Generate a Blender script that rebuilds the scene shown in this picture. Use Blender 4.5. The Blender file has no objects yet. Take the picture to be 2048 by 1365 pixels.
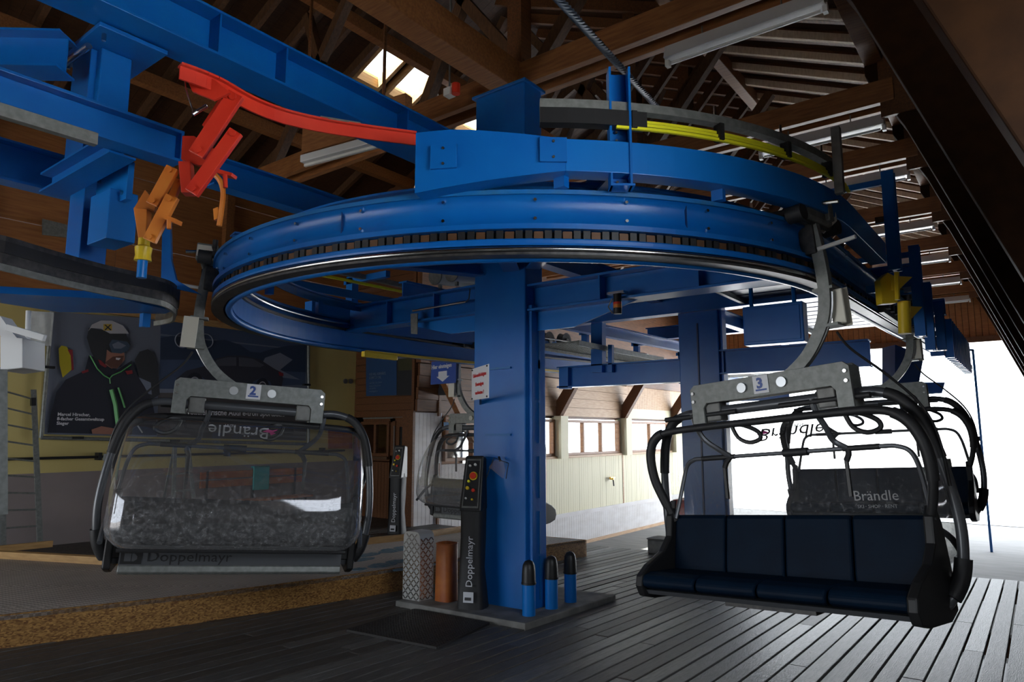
import bpy, bmesh, math, random
from math import sin, cos, pi, radians, sqrt, atan2
from mathutils import Vector, Matrix
random.seed(7)
S = bpy.context.scene
COL = S.collection
Z0 = 2.93                     # height of the camera above the ground beyond the deck; all heights below are relative to the camera
# ---------------------------------------------------------------- camera
cd = bpy.data.cameras.new('camera'); cam = bpy.data.objects.new('camera', cd); COL.objects.link(cam)
cd.sensor_width = 36.0; cd.lens = 1365.0/2048*36; cd.clip_end = 400; cd.clip_start = 0.05
cam.location = (0, 0, Z0); cam.rotation_euler = (radians(90+7.636), 0, radians(37.217))
S.camera = cam
# ---------------------------------------------------------------- exposure, sky, sun
S.view_settings.view_transform = 'Standard'; S.view_settings.look = 'None'
S.view_settings.gamma = 1; S.view_settings.use_curve_mapping = False
S.view_settings.exposure = 1.0
w = bpy.data.worlds.new('sky'); S.world = w; w.use_nodes = True
nt = w.node_tree; nt.nodes.clear()
bg = nt.nodes.new('ShaderNodeBackground'); ow = nt.nodes.new('ShaderNodeOutputWorld')
bg.inputs[0].default_value = (0.86, 0.93, 1.0, 1); bg.inputs[1].default_value = 3.4
nt.links.new(bg.outputs[0], ow.inputs[0])
sd = bpy.data.lights.new('sun', 'SUN'); sd.energy = 19.0; sd.angle = radians(0.6); sd.color = (1, .95, .86)
sun = bpy.data.objects.new('sun', sd); COL.objects.link(sun)
sun.rotation_euler = Vector((0.12, 0.62, -1.0)).to_track_quat('-Z', 'Y').to_euler(); sun.location = (0, 0, 30)
def portal(loc, target, sx, sy):
    l = bpy.data.lights.new('portal', 'AREA'); l.shape = 'RECTANGLE'; l.size = sx; l.size_y = sy
    l.cycles.is_portal = True
    o = bpy.data.objects.new('portal', l); COL.objects.link(o)
    o.location = (loc[0], loc[1], loc[2]+Z0)
    o.rotation_euler = (Vector(target)-Vector(loc)).to_track_quat('-Z', 'Y').to_euler()
portal((-4.6, 23.6, 0.0), (-4.6, 0, 0.0), 11.5, 6.2)
portal((-8.4, -6.1, -0.6), (-8.4, 10, -0.6), 8, 4)
portal((0.75, 1.7, .95), (-10, 1.7, .95), 3.0, 2.0)
# ---------------------------------------------------------------- materials
def mat(name, col, rough=.6, metal=0.0, col2=None, scale=6, stretch=(1, 1, 1), bump=0.0, bscale=40, spec=.5, coat=0, coord='Object', kind='noise', contrast=(.35, .65)):
    m = bpy.data.materials.new(name); m.use_nodes = True; n = m.node_tree.nodes; L = m.node_tree.links
    b = n['Principled BSDF']
    b.inputs['Base Color'].default_value = (*col, 1); b.inputs['Roughness'].default_value = rough
    b.inputs['Metallic'].default_value = metal; b.inputs['Specular IOR Level'].default_value = spec
    if coat: b.inputs['Coat Weight'].default_value = coat; b.inputs['Coat Roughness'].default_value = .12
    if col2 or bump:
        tc = n.new('ShaderNodeTexCoord'); mp = n.new('ShaderNodeMapping'); L.new(tc.outputs[coord], mp.inputs[0])
        mp.inputs['Scale'].default_value = stretch
        nz = n.new('ShaderNodeTexNoise'); nz.inputs['Scale'].default_value = scale; nz.inputs['Detail'].default_value = 5
        L.new(mp.outputs[0], nz.inputs[0])
        if col2:
            r = n.new('ShaderNodeValToRGB'); r.color_ramp.elements[0].position = contrast[0]; r.color_ramp.elements[1].position = contrast[1]
            r.color_ramp.elements[0].color = (*col, 1); r.color_ramp.elements[1].color = (*col2, 1)
            L.new(nz.outputs['Fac'], r.inputs[0]); L.new(r.outputs[0], b.inputs['Base Color'])
        if bump:
            n2 = n.new('ShaderNodeTexNoise'); n2.inputs['Scale'].default_value = bscale; n2.inputs['Detail'].default_value = 4
            L.new(mp.outputs[0], n2.inputs[0]); bp = n.new('ShaderNodeBump'); bp.inputs['Strength'].default_value = bump
            bp.inputs['Distance'].default_value = .01
            L.new(n2.outputs['Fac'], bp.inputs['Height']); L.new(bp.outputs[0], b.inputs['Normal'])
    return m
M = {}
M['blue'] = mat('blue_paint', (.002, .115, .44), .32, 0, (.003, .14, .48), 3, spec=.5, bump=.06, bscale=60)
M['blue_worn'] = mat('worn_blue_paint', (.004, .14, .42), .42, 0, (.03, .14, .25), 9, contrast=(.5, .8), bump=.1)
M['blue_bright'] = mat('bright_blue_paint', (.003, .16, .54), .3)
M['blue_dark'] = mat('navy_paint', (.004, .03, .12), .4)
M['red'] = mat('red_paint', (.6, .03, .014), .38, 0, (.68, .045, .02), 5)
M['orange'] = mat('orange_paint', (.62, .17, .02), .42, 0, (.68, .22, .03), 5)
M['orange_brown'] = mat('rusty_orange_plastic', (.45, .13, .02), .45, 0, (.33, .08, .015), 7)
M['yellow'] = mat('yellow_paint', (.72, .5, .02), .4)
M['yellow_rail'] = mat('yellow_conductor_rail', (.88, .85, .02), .4)
M['galv'] = mat('galvanised_steel', (.24, .25, .24), .5, .45, (.18, .19, .18), 26, contrast=(.35, .65), bump=.08)
M['galv_dark'] = mat('dull_galvanised_steel', (.13, .13, .125), .5, .4, (.2, .2, .19), 12)
M['steel'] = mat('bright_steel', (.55, .55, .54), .22, 1)
M['alu'] = mat('brushed_aluminium', (.48, .49, .5), .3, .8)
M['tread'] = mat('bright_tread_plate', (.55, .55, .54), .3, .35)
M['rope'] = mat('blue_grey_rope_steel', (.05, .075, .11), .5, .3)
M['dark_steel'] = mat('dark_greasy_steel', (.045, .045, .048), .42, .5, (.09, .085, .08), 20)
M['chain_brown'] = mat('rusty_chain_plate', (.11, .05, .02), .5, .3)
M['black'] = mat('black_plastic', (.012, .012, .013), .45)
M['rubber'] = mat('black_rubber', (.018, .018, .02), .6, bump=.2)
M['pad'] = mat('black_foam_padding', (.02, .02, .022), .55, bump=.15)
M['tube_grey'] = mat('dark_grey_frame_paint', (.10, .105, .115), .32, .3)
M['cushion'] = mat('navy_vinyl_cushion', (.0025, .009, .022), .5, 0, (.003, .012, .028), 5, spec=.09, bump=.1, bscale=30)
M['white_plastic'] = mat('white_plastic', (.7, .7, .68), .4)
M['white_paint'] = mat('white_enamel', (.62, .63, .64), .35)
M['box_cream'] = mat('cream_aluminium_box', (.62, .59, .5), .4, .2)
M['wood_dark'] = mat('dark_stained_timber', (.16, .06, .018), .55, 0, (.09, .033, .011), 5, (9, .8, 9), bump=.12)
M['wood_leg'] = mat('shade_darkened_glulam', (.034, .014, .005), .65, 0, (.024, .010, .004), 4, (2, 2, 2), bump=.08, spec=.12)  # glulam colour darkened to stand in for the low light on the legs
M['wood_beam'] = mat('glulam_timber', (.30, .125, .04), .5, 0, (.2, .075, .024), 4, (1, 9, 9), bump=.1)
M['wood_truss'] = mat('aged_spruce_timber', (.12, .058, .025), .55, 0, (.07, .032, .014), 5, (6, 6, 2), bump=.12)
M['wood_exit_lit'] = mat('exit_lit_spruce_timber', (.74, .62, .48), .6, 0, (.6, .48, .35), 5, (8, 8, 2), bump=.1)  # spruce coloured paler to carry the light from the exit
M['wood_ceiling'] = mat('brown_ceiling_board', (.07, .028, .01), .6, 0, (.045, .017, .006), 6, (8, 1, 8), bump=.1)
M['ply'] = mat('brown_plywood', (.38, .155, .045), .55, 0, (.28, .105, .03), 4, (1, .5, 7), bump=.05)
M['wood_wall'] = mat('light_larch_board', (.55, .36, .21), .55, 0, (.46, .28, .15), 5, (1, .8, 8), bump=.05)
M['deck'] = mat('weathered_deck_board', (.105, .10, .097), .45, 0, (.045, .042, .041), 7, (9, .9, 9), bump=.5, bscale=26, contrast=(.3, .72))
M['deck2'] = mat('weathered_deck_board_paler', (.15, .145, .14), .42, 0, (.07, .066, .064), 8, (9, .8, 9), bump=.5, bscale=24, contrast=(.3, .72))
M['deck3'] = mat('weathered_deck_board_brown', (.085, .074, .066), .5, 0, (.04, .035, .032), 7, (9, .9, 9), bump=.5, bscale=26, contrast=(.3, .72))
M['asphalt'] = mat('grey_asphalt', (.23, .225, .22), .8, 0, (.17, .168, .165), 4, (.3, 2, 1), bump=.2)
M['snow'] = mat('snow', (.86, .88, .92), .8, bump=.2, bscale=2)
M['soil'] = mat('bare_soil', (.25, .2, .1), .9, 0, (.4, .36, .26), 3)
M['concrete'] = mat('concrete', (.21, .205, .195), .75, 0, (.13, .127, .12), 6, bump=.25)
M['yellow_wall'] = mat('yellow_render', (.62, .51, .20), .75, 0, (.57, .46, .17), 1.2)
M['purple_wall'] = mat('mauve_render', (.28, .23, .225), .75, 0, (.24, .20, .195), 1.5)
M['cream_wall'] = mat('cream_boarding', (.74, .70, .5), .6)
M['white_wall'] = mat('white_boarding', (.68, .66, .66), .6, 0, (.6, .57, .56), 2, (.4, 1, 3))
M['kerb'] = mat('pine_kerb', (.55, .33, .13), .55, 0, (.42, .24, .09), 5, (1, 1, 6))
M['mat_grid'] = mat('black_rubber_mat', (.02, .017, .017), .6)
M['glass_dark'] = mat('dark_window_glass', (.02, .022, .022), .08, 0, spec=.8)
M['paper'] = mat('white_paper', (.75, .75, .72), .6)
M['sign_blue'] = mat('sign_blue', (.015, .06, .30), .35)
M['sign_red'] = mat('sign_red', (.6, .04, .04), .5)
M['sign_white'] = mat('sign_white', (.72, .72, .75), .35)
M['print_white'] = mat('print_white', (.55, .56, .6), .5)
M['gold'] = mat('gold_bearing', (.7, .42, .08), .25, .9)
M['pink'] = mat('pink_print', (.7, .06, .3), .5)
M['blue_foot'] = mat('blue_footprint_paint', (.05, .17, .27), .7, 0, (.2, .25, .28), 20)
M['teal'] = mat('teal_cloth', (.02, .35, .34), .7)
def flatcol(name, c, r=.55): M[name] = mat(name, c, r)
# OSB board
def osb():
    m = mat('osb_board', (.40, .19, .05), .6); n = m.node_tree.nodes; L = m.node_tree.links; b = n['Principled BSDF']
    tc = n.new('ShaderNodeTexCoord'); v = n.new('ShaderNodeTexVoronoi'); v.inputs['Scale'].default_value = 55
    mp = n.new('ShaderNodeMapping'); mp.inputs['Scale'].default_value = (1, 1, 2.2); mp.inputs['Rotation'].default_value = (.4, .2, .7)
    L.new(tc.outputs['Object'], mp.inputs[0]); L.new(mp.outputs[0], v.inputs[0])
    r = n.new('ShaderNodeValToRGB'); r.color_ramp.elements[0].color = (.16, .06, .012, 1); r.color_ramp.elements[1].color = (.55, .29, .08, 1)
    s = n.new('ShaderNodeSeparateColor'); L.new(v.outputs['Color'], s.inputs[0]); L.new(s.outputs[0], r.inputs[0]); L.new(r.outputs[0], b.inputs['Base Color'])
    return m
M['osb'] = osb()
# ribbed matting
def ribbed():
    m = mat('grey_ribbed_matting', (.30, .27, .25), .7); n = m.node_tree.nodes; L = m.node_tree.links; b = n['Principled BSDF']
    tc = n.new('ShaderNodeTexCoord'); br = n.new('ShaderNodeTexChecker')
    mp = n.new('ShaderNodeMapping'); mp.inputs['Rotation'].default_value = (0, 0, .6); L.new(tc.outputs['Object'], mp.inputs[0]); L.new(mp.outputs[0], br.inputs[0])
    br.inputs['Scale'].default_value = 28; br.inputs['Color1'].default_value = (.74, .67, .62, 1); br.inputs['Color2'].default_value = (.38, .34, .31, 1)
    nz = n.new('ShaderNodeTexNoise'); nz.inputs['Scale'].default_value = 2.2; nz.inputs['Detail'].default_value = 6; L.new(tc.outputs['Object'], nz.inputs[0])
    mx = n.new('ShaderNodeMixRGB'); mx.blend_type = 'MULTIPLY'; mx.inputs[0].default_value = .4
    L.new(br.outputs[0], mx.inputs[1]); L.new(nz.outputs['Fac'], mx.inputs[2]); L.new(mx.outputs[0], b.inputs['Base Color'])
    bp = n.new('ShaderNodeBump'); bp.inputs['Strength'].default_value = .6; bp.inputs['Distance'].default_value = .01
    L.new(br.outputs['Fac'], bp.inputs['Height']); L.new(bp.outputs[0], b.inputs['Normal'])
    return m
M['ribbed'] = ribbed()
def thin_fresnel(n, L, f0, f1):     # reflection of a thin clear sheet, the same from either side
    lw = n.new('ShaderNodeLayerWeight'); lw.inputs[0].default_value = .5
    p = n.new('ShaderNodeMath'); p.operation = 'POWER'; p.inputs[1].default_value = 4; L.new(lw.outputs['Facing'], p.inputs[0])
    m = n.new('ShaderNodeMath'); m.operation = 'MULTIPLY_ADD'; m.inputs[1].default_value = f1; m.inputs[2].default_value = f0; L.new(p.outputs[0], m.inputs[0])
    return m
# bubble: thin clear acrylic with scratches and grime
def bubble():
    m = bpy.data.materials.new('clear_acrylic_bubble'); m.use_nodes = True; n = m.node_tree.nodes; L = m.node_tree.links; n.clear()
    out = n.new('ShaderNodeOutputMaterial'); tr = n.new('ShaderNodeBsdfTransparent'); tr.inputs[0].default_value = (.86, .86, .84, 1)
    gl = n.new('ShaderNodeBsdfGlossy'); gl.inputs['Roughness'].default_value = .06; gl.inputs[0].default_value = (.9, .9, .95, 1)
    lw = thin_fresnel(n, L, .11, 1.0)
    mx = n.new('ShaderNodeMixShader'); L.new(lw.outputs[0], mx.inputs[0]); L.new(tr.outputs[0], mx.inputs[1]); L.new(gl.outputs[0], mx.inputs[2])
    df = n.new('ShaderNodeBsdfDiffuse'); df.inputs[0].default_value = (.62, .62, .64, 1)
    tc = n.new('ShaderNodeTexCoord'); nz = n.new('ShaderNodeTexNoise'); nz.inputs['Scale'].default_value = 30; nz.inputs['Detail'].default_value = 10; nz.inputs['Roughness'].default_value = .85
    L.new(tc.outputs['Object'], nz.inputs[0])
    sp = n.new('ShaderNodeSeparateXYZ'); L.new(tc.outputs['Object'], sp.inputs[0])
    mr = n.new('ShaderNodeMapRange'); mr.inputs[1].default_value = 1.05; mr.inputs[2].default_value = .2; mr.inputs[3].default_value = 0; mr.inputs[4].default_value = .14
    L.new(sp.outputs['Z'], mr.inputs[0])
    ad = n.new('ShaderNodeMath'); ad.operation = 'ADD'; L.new(nz.outputs['Fac'], ad.inputs[0]); L.new(mr.outputs[0], ad.inputs[1])
    r = n.new('ShaderNodeValToRGB'); r.color_ramp.elements[0].position = .58; r.color_ramp.elements[0].color = (.075, .075, .075, 1); r.color_ramp.elements[1].position = .78; r.color_ramp.elements[1].color = (.45, .45, .45, 1)
    L.new(ad.outputs[0], r.inputs[0])
    m2 = n.new('ShaderNodeMixShader'); L.new(r.outputs[0], m2.inputs[0]); L.new(mx.outputs[0], m2.inputs[1]); L.new(df.outputs[0], m2.inputs[2]); L.new(m2.outputs[0], out.inputs[0])
    return m
M['bubble'] = bubble()
def glass():
    m = bpy.data.materials.new('window_glass'); m.use_nodes = True; n = m.node_tree.nodes; L = m.node_tree.links; n.clear()
    out = n.new('ShaderNodeOutputMaterial'); tr = n.new('ShaderNodeBsdfTransparent'); tr.inputs[0].default_value = (.9, .93, .93, 1)
    gl = n.new('ShaderNodeBsdfGlossy'); gl.inputs['Roughness'].default_value = .03
    lw = thin_fresnel(n, L, .05, .8); mx = n.new('ShaderNodeMixShader'); L.new(lw.outputs[0], mx.inputs[0]); L.new(tr.outputs[0], mx.inputs[1]); L.new(gl.outputs[0], mx.inputs[2]); L.new(mx.outputs[0], out.inputs[0])
    return m
M['glass'] = glass()
# ---------------------------------------------------------------- mesh helpers
BASE = {}
def V(*a): return Vector(a)
def frame(d, up=Vector((0, 0, 1))):
    d = Vector(d).normalized()
    s = d.cross(up)
    if s.length < 1e-4: s = d.cross(Vector((0, 1, 0)))
    s.normalize(); u = s.cross(d).normalized(); return d, s, u
class MB:
    def __init__(s): s.v = []; s.f = []; s.mi = []; s.cur = 0
    def add(s, vs, fs):
        o = len(s.v); s.v += [tuple(p) for p in vs]; s.f += [tuple(i+o for i in q) for q in fs]; s.mi += [s.cur]*len(fs); return s
    def box(s, x0, x1, y0, y1, z0, z1):
        vs = [(x, y, z) for x in (x0, x1) for y in (y0, y1) for z in (z0, z1)]
        return s.add(vs, [(0, 1, 3, 2), (4, 6, 7, 5), (0, 4, 5, 1), (2, 3, 7, 6), (0, 2, 6, 4), (1, 5, 7, 3)])
    def hexa(s, b, t):   # bottom quad, top quad
        return s.add(list(b)+list(t), [(3, 2, 1, 0), (4, 5, 6, 7), (0, 1, 5, 4), (1, 2, 6, 5), (2, 3, 7, 6), (3, 0, 4, 7)])
    def bar(s, p0, p1, w, h, up=(0, 0, 1), off=(0, 0)):   # rectangular bar, w sideways, h along up
        p0 = Vector(p0); p1 = Vector(p1); d, sd_, u = frame(p1-p0, Vector(up)); a = sd_*w/2; b = u*h/2; o = sd_*off[0]+u*off[1]
        return s.hexa([p0-a-b+o, p0+a-b+o, p0+a+b+o, p0-a+b+o], [p1-a-b+o, p1+a-b+o, p1+a+b+o, p1-a+b+o])
    def ibeam(s, p0, p1, w, h, t=.02, up=(0, 0, 1)):
        p0 = Vector(p0); p1 = Vector(p1); d, sd_, u = frame(p1-p0, Vector(up))
        s.bar(p0+u*(h/2-t/2), p1+u*(h/2-t/2), w, t, up); s.bar(p0-u*(h/2-t/2), p1-u*(h/2-t/2), w, t, up); s.bar(p0, p1, t, h-2*t, up); return s
    def tube(s, pts, r, n=10, cap=True, closed=False):
        pts = [Vector(p) for p in pts]; N = len(pts); rings = []; pu = None
        for i, p in enumerate(pts):
            if closed: t = pts[(i+1) % N]-pts[i-1]
            else: t = pts[min(i+1, N-1)]-pts[max(i-1, 0)]
            t.normalize()
            if pu is None:
                _, a, b = frame(t)
            else:
                a = t.cross(pu); 
                if a.length < 1e-5: _, a, b = frame(t)
                else: a.normalize(); b = a.cross(t)
            pu = b.copy(); rr = r[i] if isinstance(r, (list, tuple)) else r
            rings.append([p+a*rr*cos(2*pi*k/n)+b*rr*sin(2*pi*k/n) for k in range(n)])
        vs = [q for R_ in rings for q in R_]; fs = []
        M_ = N if closed else N-1
        for i in range(M_):
            j = (i+1) % N
            for k in range(n): fs.append((i*n+k, i*n+(k+1) % n, j*n+(k+1) % n, j*n+k))
        if cap and not closed: fs.append(tuple(range(n-1, -1, -1))); fs.append(tuple((N-1)*n+k for k in range(n)))
        return s.add(vs, fs)
    def rod(s, p0, p1, r, n=10): return s.tube([p0, p1], r, n)
    def prism(s, poly, vec):   # 3-D polygon extruded along vec
        poly = [Vector(p) for p in poly]; vec = Vector(vec); n = len(poly)
        return s.add(poly+[p+vec for p in poly], [tuple(range(n))]+[tuple(range(2*n-1, n-1, -1))]+[(i, i+n, (i+1) % n+n, (i+1) % n) for i in range(n)])
    def face(s, poly): return s.add(poly, [tuple(range(len(poly)))])
    def sweep(s, prof, path, closed_prof=True, cap=True):   # prof: (outward, z) ; path: (x,y,z, nx,ny)
        n = len(prof); vs = []
        for (x, y, z, nx, ny) in path:
            for (o, h) in prof: vs.append((x+nx*o, y+ny*o, z+h))
        fs = []
        for i in range(len(path)-1):
            for k in range(n if closed_prof else n-1):
                fs.append((i*n+k, i*n+(k+1) % n, (i+1)*n+(k+1) % n, (i+1)*n+k))
        if cap and closed_prof: fs.append(tuple(range(n-1, -1, -1))); fs.append(tuple((len(path)-1)*n+k for k in range(n)))
        return s.add(vs, fs)
    def sphere(s, c, r, n=10, m=6, sc=(1, 1, 1)):
        vs = []; fs = []
        for i in range(m+1):
            a = pi*i/m
            for k in range(n): vs.append((c[0]+sc[0]*r*sin(a)*cos(2*pi*k/n), c[1]+sc[1]*r*sin(a)*sin(2*pi*k/n), c[2]+sc[2]*r*cos(a)))
        for i in range(m):
            for k in range(n): fs.append((i*n+k, (i+1)*n+k, (i+1)*n+(k+1) % n, i*n+(k+1) % n))
        return s.add(vs, fs)
    def mesh(s, name, base=(0, 0, 0)):
        me = bpy.data.meshes.new(name); me.from_pydata([(p[0]-base[0], p[1]-base[1], p[2]-base[2]) for p in s.v], [], s.f)
        return me
    def build(s, name, m, parent=None, bevel=0, smooth=False, label=None):
        base = BASE.get(parent.name, (0, 0, 0)) if parent else (0, 0, -Z0)
        me = s.mesh(name, base)
        for mm in (m if isinstance(m, (list, tuple)) else [m]): me.materials.append(M[mm])
        if isinstance(m, (list, tuple)): me.polygons.foreach_set('material_index', s.mi)
        bm = bmesh.new(); bm.from_mesh(me); bmesh.ops.recalc_face_normals(bm, faces=bm.faces); bm.to_mesh(me); bm.free()
        if smooth: me.shade_smooth(); me.set_sharp_from_angle(angle=radians(40))
        o = bpy.data.objects.new(name, me); COL.objects.link(o)
        if bevel:
            b = o.modifiers.new('bevel', 'BEVEL'); b.width = bevel; b.segments = 2; b.limit_method = 'ANGLE'; b.angle_limit = radians(40)
        if parent: o.parent = parent; BASE[o.name] = base
        if label: o['label'] = label
        return o
def tag(o, label=None, cat=None, group=None, kind=None):
    if label: o['label'] = label
    if cat: o['category'] = cat
    if group: o['group'] = group
    if kind: o['kind'] = kind
    return o
def thing(name, base, label, cat, group=None, kind=None):
    o = bpy.data.objects.new(name, None); COL.objects.link(o); o.location = (base[0], base[1], base[2]+Z0)
    o.empty_display_size = .1; BASE[o.name] = tuple(base); tag(o, label, cat, group, kind); return o
def solo(mb, name, m, label, cat, group=None, bevel=0, smooth=False):
    return tag(mb.build(name, m, None, bevel, smooth), label, cat, group)
def struct(mb, name, m, bevel=0, label=None):
    o = mb.build(name, m, None, bevel); o['kind'] = 'structure'
    if label: o['label'] = label
    return o
_tx = {}
def text(name, body, size, p, right, up, m, parent, extrude=.001, align='LEFT', sx=1.0, bold=0.0):
    c = bpy.data.curves.new(name, 'FONT'); c.body = body; c.size = size; c.extrude = extrude; c.align_x = align; c.resolution_u = 2; c.offset = bold
    tmp = bpy.data.objects.new('tmp_text', c); COL.objects.link(tmp); bpy.context.view_layer.update()
    me = bpy.data.meshes.new_from_object(tmp, depsgraph=bpy.context.evaluated_depsgraph_get()); me.name = name
    bpy.data.objects.remove(tmp); bpy.data.curves.remove(c)
    base = BASE.get(parent.name, (0, 0, 0)) if parent else (0, 0, -Z0)
    r = Vector(right).normalized(); u = Vector(up).normalized(); nn = r.cross(u)
    mt = Matrix((r, u, nn)).transposed().to_4x4(); mt = Matrix.Translation(Vector(p)-Vector(base)) @ mt @ Matrix.Diagonal((sx, 1, 1, 1))
    me.transform(mt); me.materials.clear(); me.materials.append(M[m])
    o = bpy.data.objects.new(name, me); COL.objects.link(o)
    if parent: o.parent = parent; BASE[o.name] = base
    return o
def gz(x, y): return -1.37-.0395*(-.6048*x+.7964*y)     # deck surface (the deck falls away to drain)
def copy_tree(o, parent=None):
    c = o.copy(); COL.objects.link(c)
    if parent: c.parent = parent
    if o.name in BASE: BASE[c.name] = BASE[o.name]
    for ch in list(o.children): copy_tree(ch, c)
    return c
def poly_round(x0, x1, y0, y1, r, n=5):
    P = []
    for cx, cy, a in ((x1-r, y1-r, 0), (x0+r, y1-r, pi/2), (x0+r, y0+r, pi), (x1-r, y0+r, 1.5*pi)):
        for k in range(n+1): P.append((cx+r*cos(a+pi/2*k/n), cy+r*sin(a+pi/2*k/n)))
    return P
def smooth_pts(pts, n=6):   # Catmull-Rom
    P = [Vector(p) for p in pts]; out = []
    for i in range(len(P)-1):
        p0 = P[max(i-1, 0)]; p1 = P[i]; p2 = P[i+1]; p3 = P[min(i+2, len(P)-1)]
        for k in range(n):
            t = k/n; out.append(.5*((2*p1)+(p2-p0)*t+(2*p0-5*p1+4*p2-p3)*t*t+(3*p1-p0-3*p2+p3)*t**3))
    out.append(P[-1]); return out

# ================================================================ SETTING
# deck of individual boards, running towards the exit
fl = thing('floor', (-3, 5, gz(-3, 5)), None, None, kind='structure')
random.seed(11)
def plank(x0, x1, y0, y1, m, dz=0):
    b = MB(); t = .035
    b.hexa([(x0, y0, gz(x0, y0)-t), (x1, y0, gz(x1, y0)-t), (x1, y1, gz(x1, y1)-t), (x0, y1, gz(x0, y1)-t)],
           [(x0, y0, gz(x0, y0)+dz), (x1, y0, gz(x1, y0)+dz), (x1, y1, gz(x1, y1)+dz), (x0, y1, gz(x0, y1)+dz)])
    b.build('plank', m, fl, bevel=.004)
bw = .132; x = -8.6
while x < 2.4:
    ys = [.0]; 
    cut = random.choice([random.uniform(3.2, 5.2), random.uniform(5.4, 7.6)])
    ys += [cut, 10.0+(.02 if x > -2 else -.1)]
    if x > .3: ys[0] = 3.5; 
    if ys[1] < ys[0]+.8: ys[1] = ys[0]+2.4
    for a, b_ in zip(ys[:-1], ys[1:]):
        plank(x+.008, x+bw-.008, a+.004, b_-.004, random.choice(['deck', 'deck', 'deck2', 'deck3']), random.uniform(-.004, .002))
    x += bw
b = MB()
for y in (.4, 2.6, 4.8, 7.0, 9.6): b.hexa([(-8.7, y, gz(-8.7, y)-.2), (2.5, y, gz(2.5, y)-.2), (2.5, y+.12, gz(2.5, y)-.2), (-8.7, y+.12, gz(-8.7, y)-.2)],
    [(-8.7, y, gz(-8.7, y)-.04), (2.5, y, gz(2.5, y)-.04), (2.5, y+.12, gz(2.5, y)-.044), (-8.7, y+.12, gz(-8.7, y)-.044)])
b.build('floor_joist', 'wood_dark', fl, label='dark joists below the deck boards')
b = MB().box(-13.2, 2.65, -7, 9.9, -3.2, -2.6); struct(b, 'floor_base', 'black')
# boards of the lower walkway along the yellow wall
wk = thing('floor', (-11, 5, -1.8), None, None, kind='structure')
x = -12.4
while x < -7.5:
    b = MB(); b.hexa([(x+.01, .5, -1.75), (x+.14, .5, -1.75), (x+.14, 10.3, -1.88), (x+.01, 10.3, -1.88)], [(x+.01, .5, -1.70), (x+.14, .5, -1.70), (x+.14, 10.3, -1.83), (x+.01, 10.3, -1.83)])
    b.build('plank', 'deck3', wk); x += .15
# asphalt yard beyond the deck and snow outside
b = MB(); b.face([(-30, 10.05, -2.93), (30, 10.05, -2.93), (30, 27.4, -2.93), (-30, 26.8, -2.93)]); struct(b, 'ground_asphalt', 'asphalt')
b = MB()
N = 26; vs = []; fs = []
random.seed(4)
for j in range(N):
    for i in range(N):
        X = -70+140*i/(N-1); Y = 26.9+120*(j/(N-1))**1.6
        h = -2.91+(0 if j < 3 else .02*(Y-30)+random.uniform(-.12, .25)*min(1, (j-2)/4))
        vs.append((X, Y, h))
for j in range(N-1):
    for i in range(N-1): fs.append((j*N+i, j*N+i+1, (j+1)*N+i+1, (j+1)*N+i))
b.add(vs, fs); o = struct(b, 'ground_snow', 'snow'); o.data.shade_smooth()
b = MB()
for j, (X, Y, L_, W_) in enumerate([(-1.2, 33.5, 2.6, .35), (1.4, 35.2, 2.2, .3), (3.5, 46, 3, .5)]):
    pts = [(X+L_*cos(a)*(1+.2*sin(3*a)), Y+W_*sin(a)*(1+.3*cos(5*a)), -2.86+.03*sin(a*2)) for a in [2*pi*k/18 for k in range(18)]]
    b = MB(); b.prism(pts, (0, 0, .05)); solo(b, 'soil_patch', 'soil', ['bare soil strip in the snow nearest the exit', 'bare soil strip in the snow behind the nearest one', 'bare soil strip farthest out in the snow'][j], 'soil', 'bare soil strips outside')
# snow-covered wooded slope far outside, seen through the lower part of the bubble
b = MB(); b.face([(-50, -60, -2.94), (50, -60, -2.94), (50, -7, -2.94), (-50, -7, -2.94)]); struct(b, 'ground_rear', 'asphalt')
# ---- left wall: yellow render above mauve dado
WX = -12.4
b = MB(); b.box(WX-.2, WX, -3, 10.6, -.63, 2.05); struct(b, 'wall_left', 'yellow_wall')
b = MB(); b.box(WX-.2, WX, -3, 10.6, -2.93, -.63); struct(b, 'wall_left_dado', 'purple_wall')
for z in (.36, 1.02):
    b = MB(); b.box(WX, WX+.008, -3, 10.6, z, z+.02); struct(b, 'trim_1', 'yellow_wall')
wp = thing('wall_left_upper', (WX, 4, 2.05), None, None, kind='structure')
for k in range(7):      # plywood sheets
    for j in range(3):
        b = MB(); b.box(WX-.15, WX+.02, -3+2.0*k+.004, -1+2.0*k-.004, 2.06+1.22*j+.004, 3.27+1.22*j); b.build('panel', 'ply', wp)
b = MB(); b.box(WX, WX+.09, -3, 10.6, 2.0, 2.12); struct(b, 'trim_2', 'kerb')
# wooden studs on the plywood
for y in (-1, 2.9, 6.9): 
    b = MB(); b.box(WX+.02, WX+.16, y, y+.16, 2.1, 5.2); struct(b, 'trim_3', 'wood_beam')
# ---- rear and right enclosure
b = MB(); b.box(-13.5, -12.2, -6.3, -3, -2.93, 6.2); struct(b, 'wall_rear_side', 'wood_dark')
b = MB(); b.face([(2.7, -40, -2.94), (60, -40, -2.94), (60, 9.9, -2.94), (2.7, 9.9, -2.94)]); struct(b, 'ground_side', 'snow')  # unseen snow ground, added to bounce light in from the right
b = MB(); b.box(-4.5, 1.4, -6.4, -6.2, -2.93, 6.2); b.box(-12.5, 1.4, -6.4, -6.2, 1.4, 8); struct(b, 'wall_rear', 'wood_dark')
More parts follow.
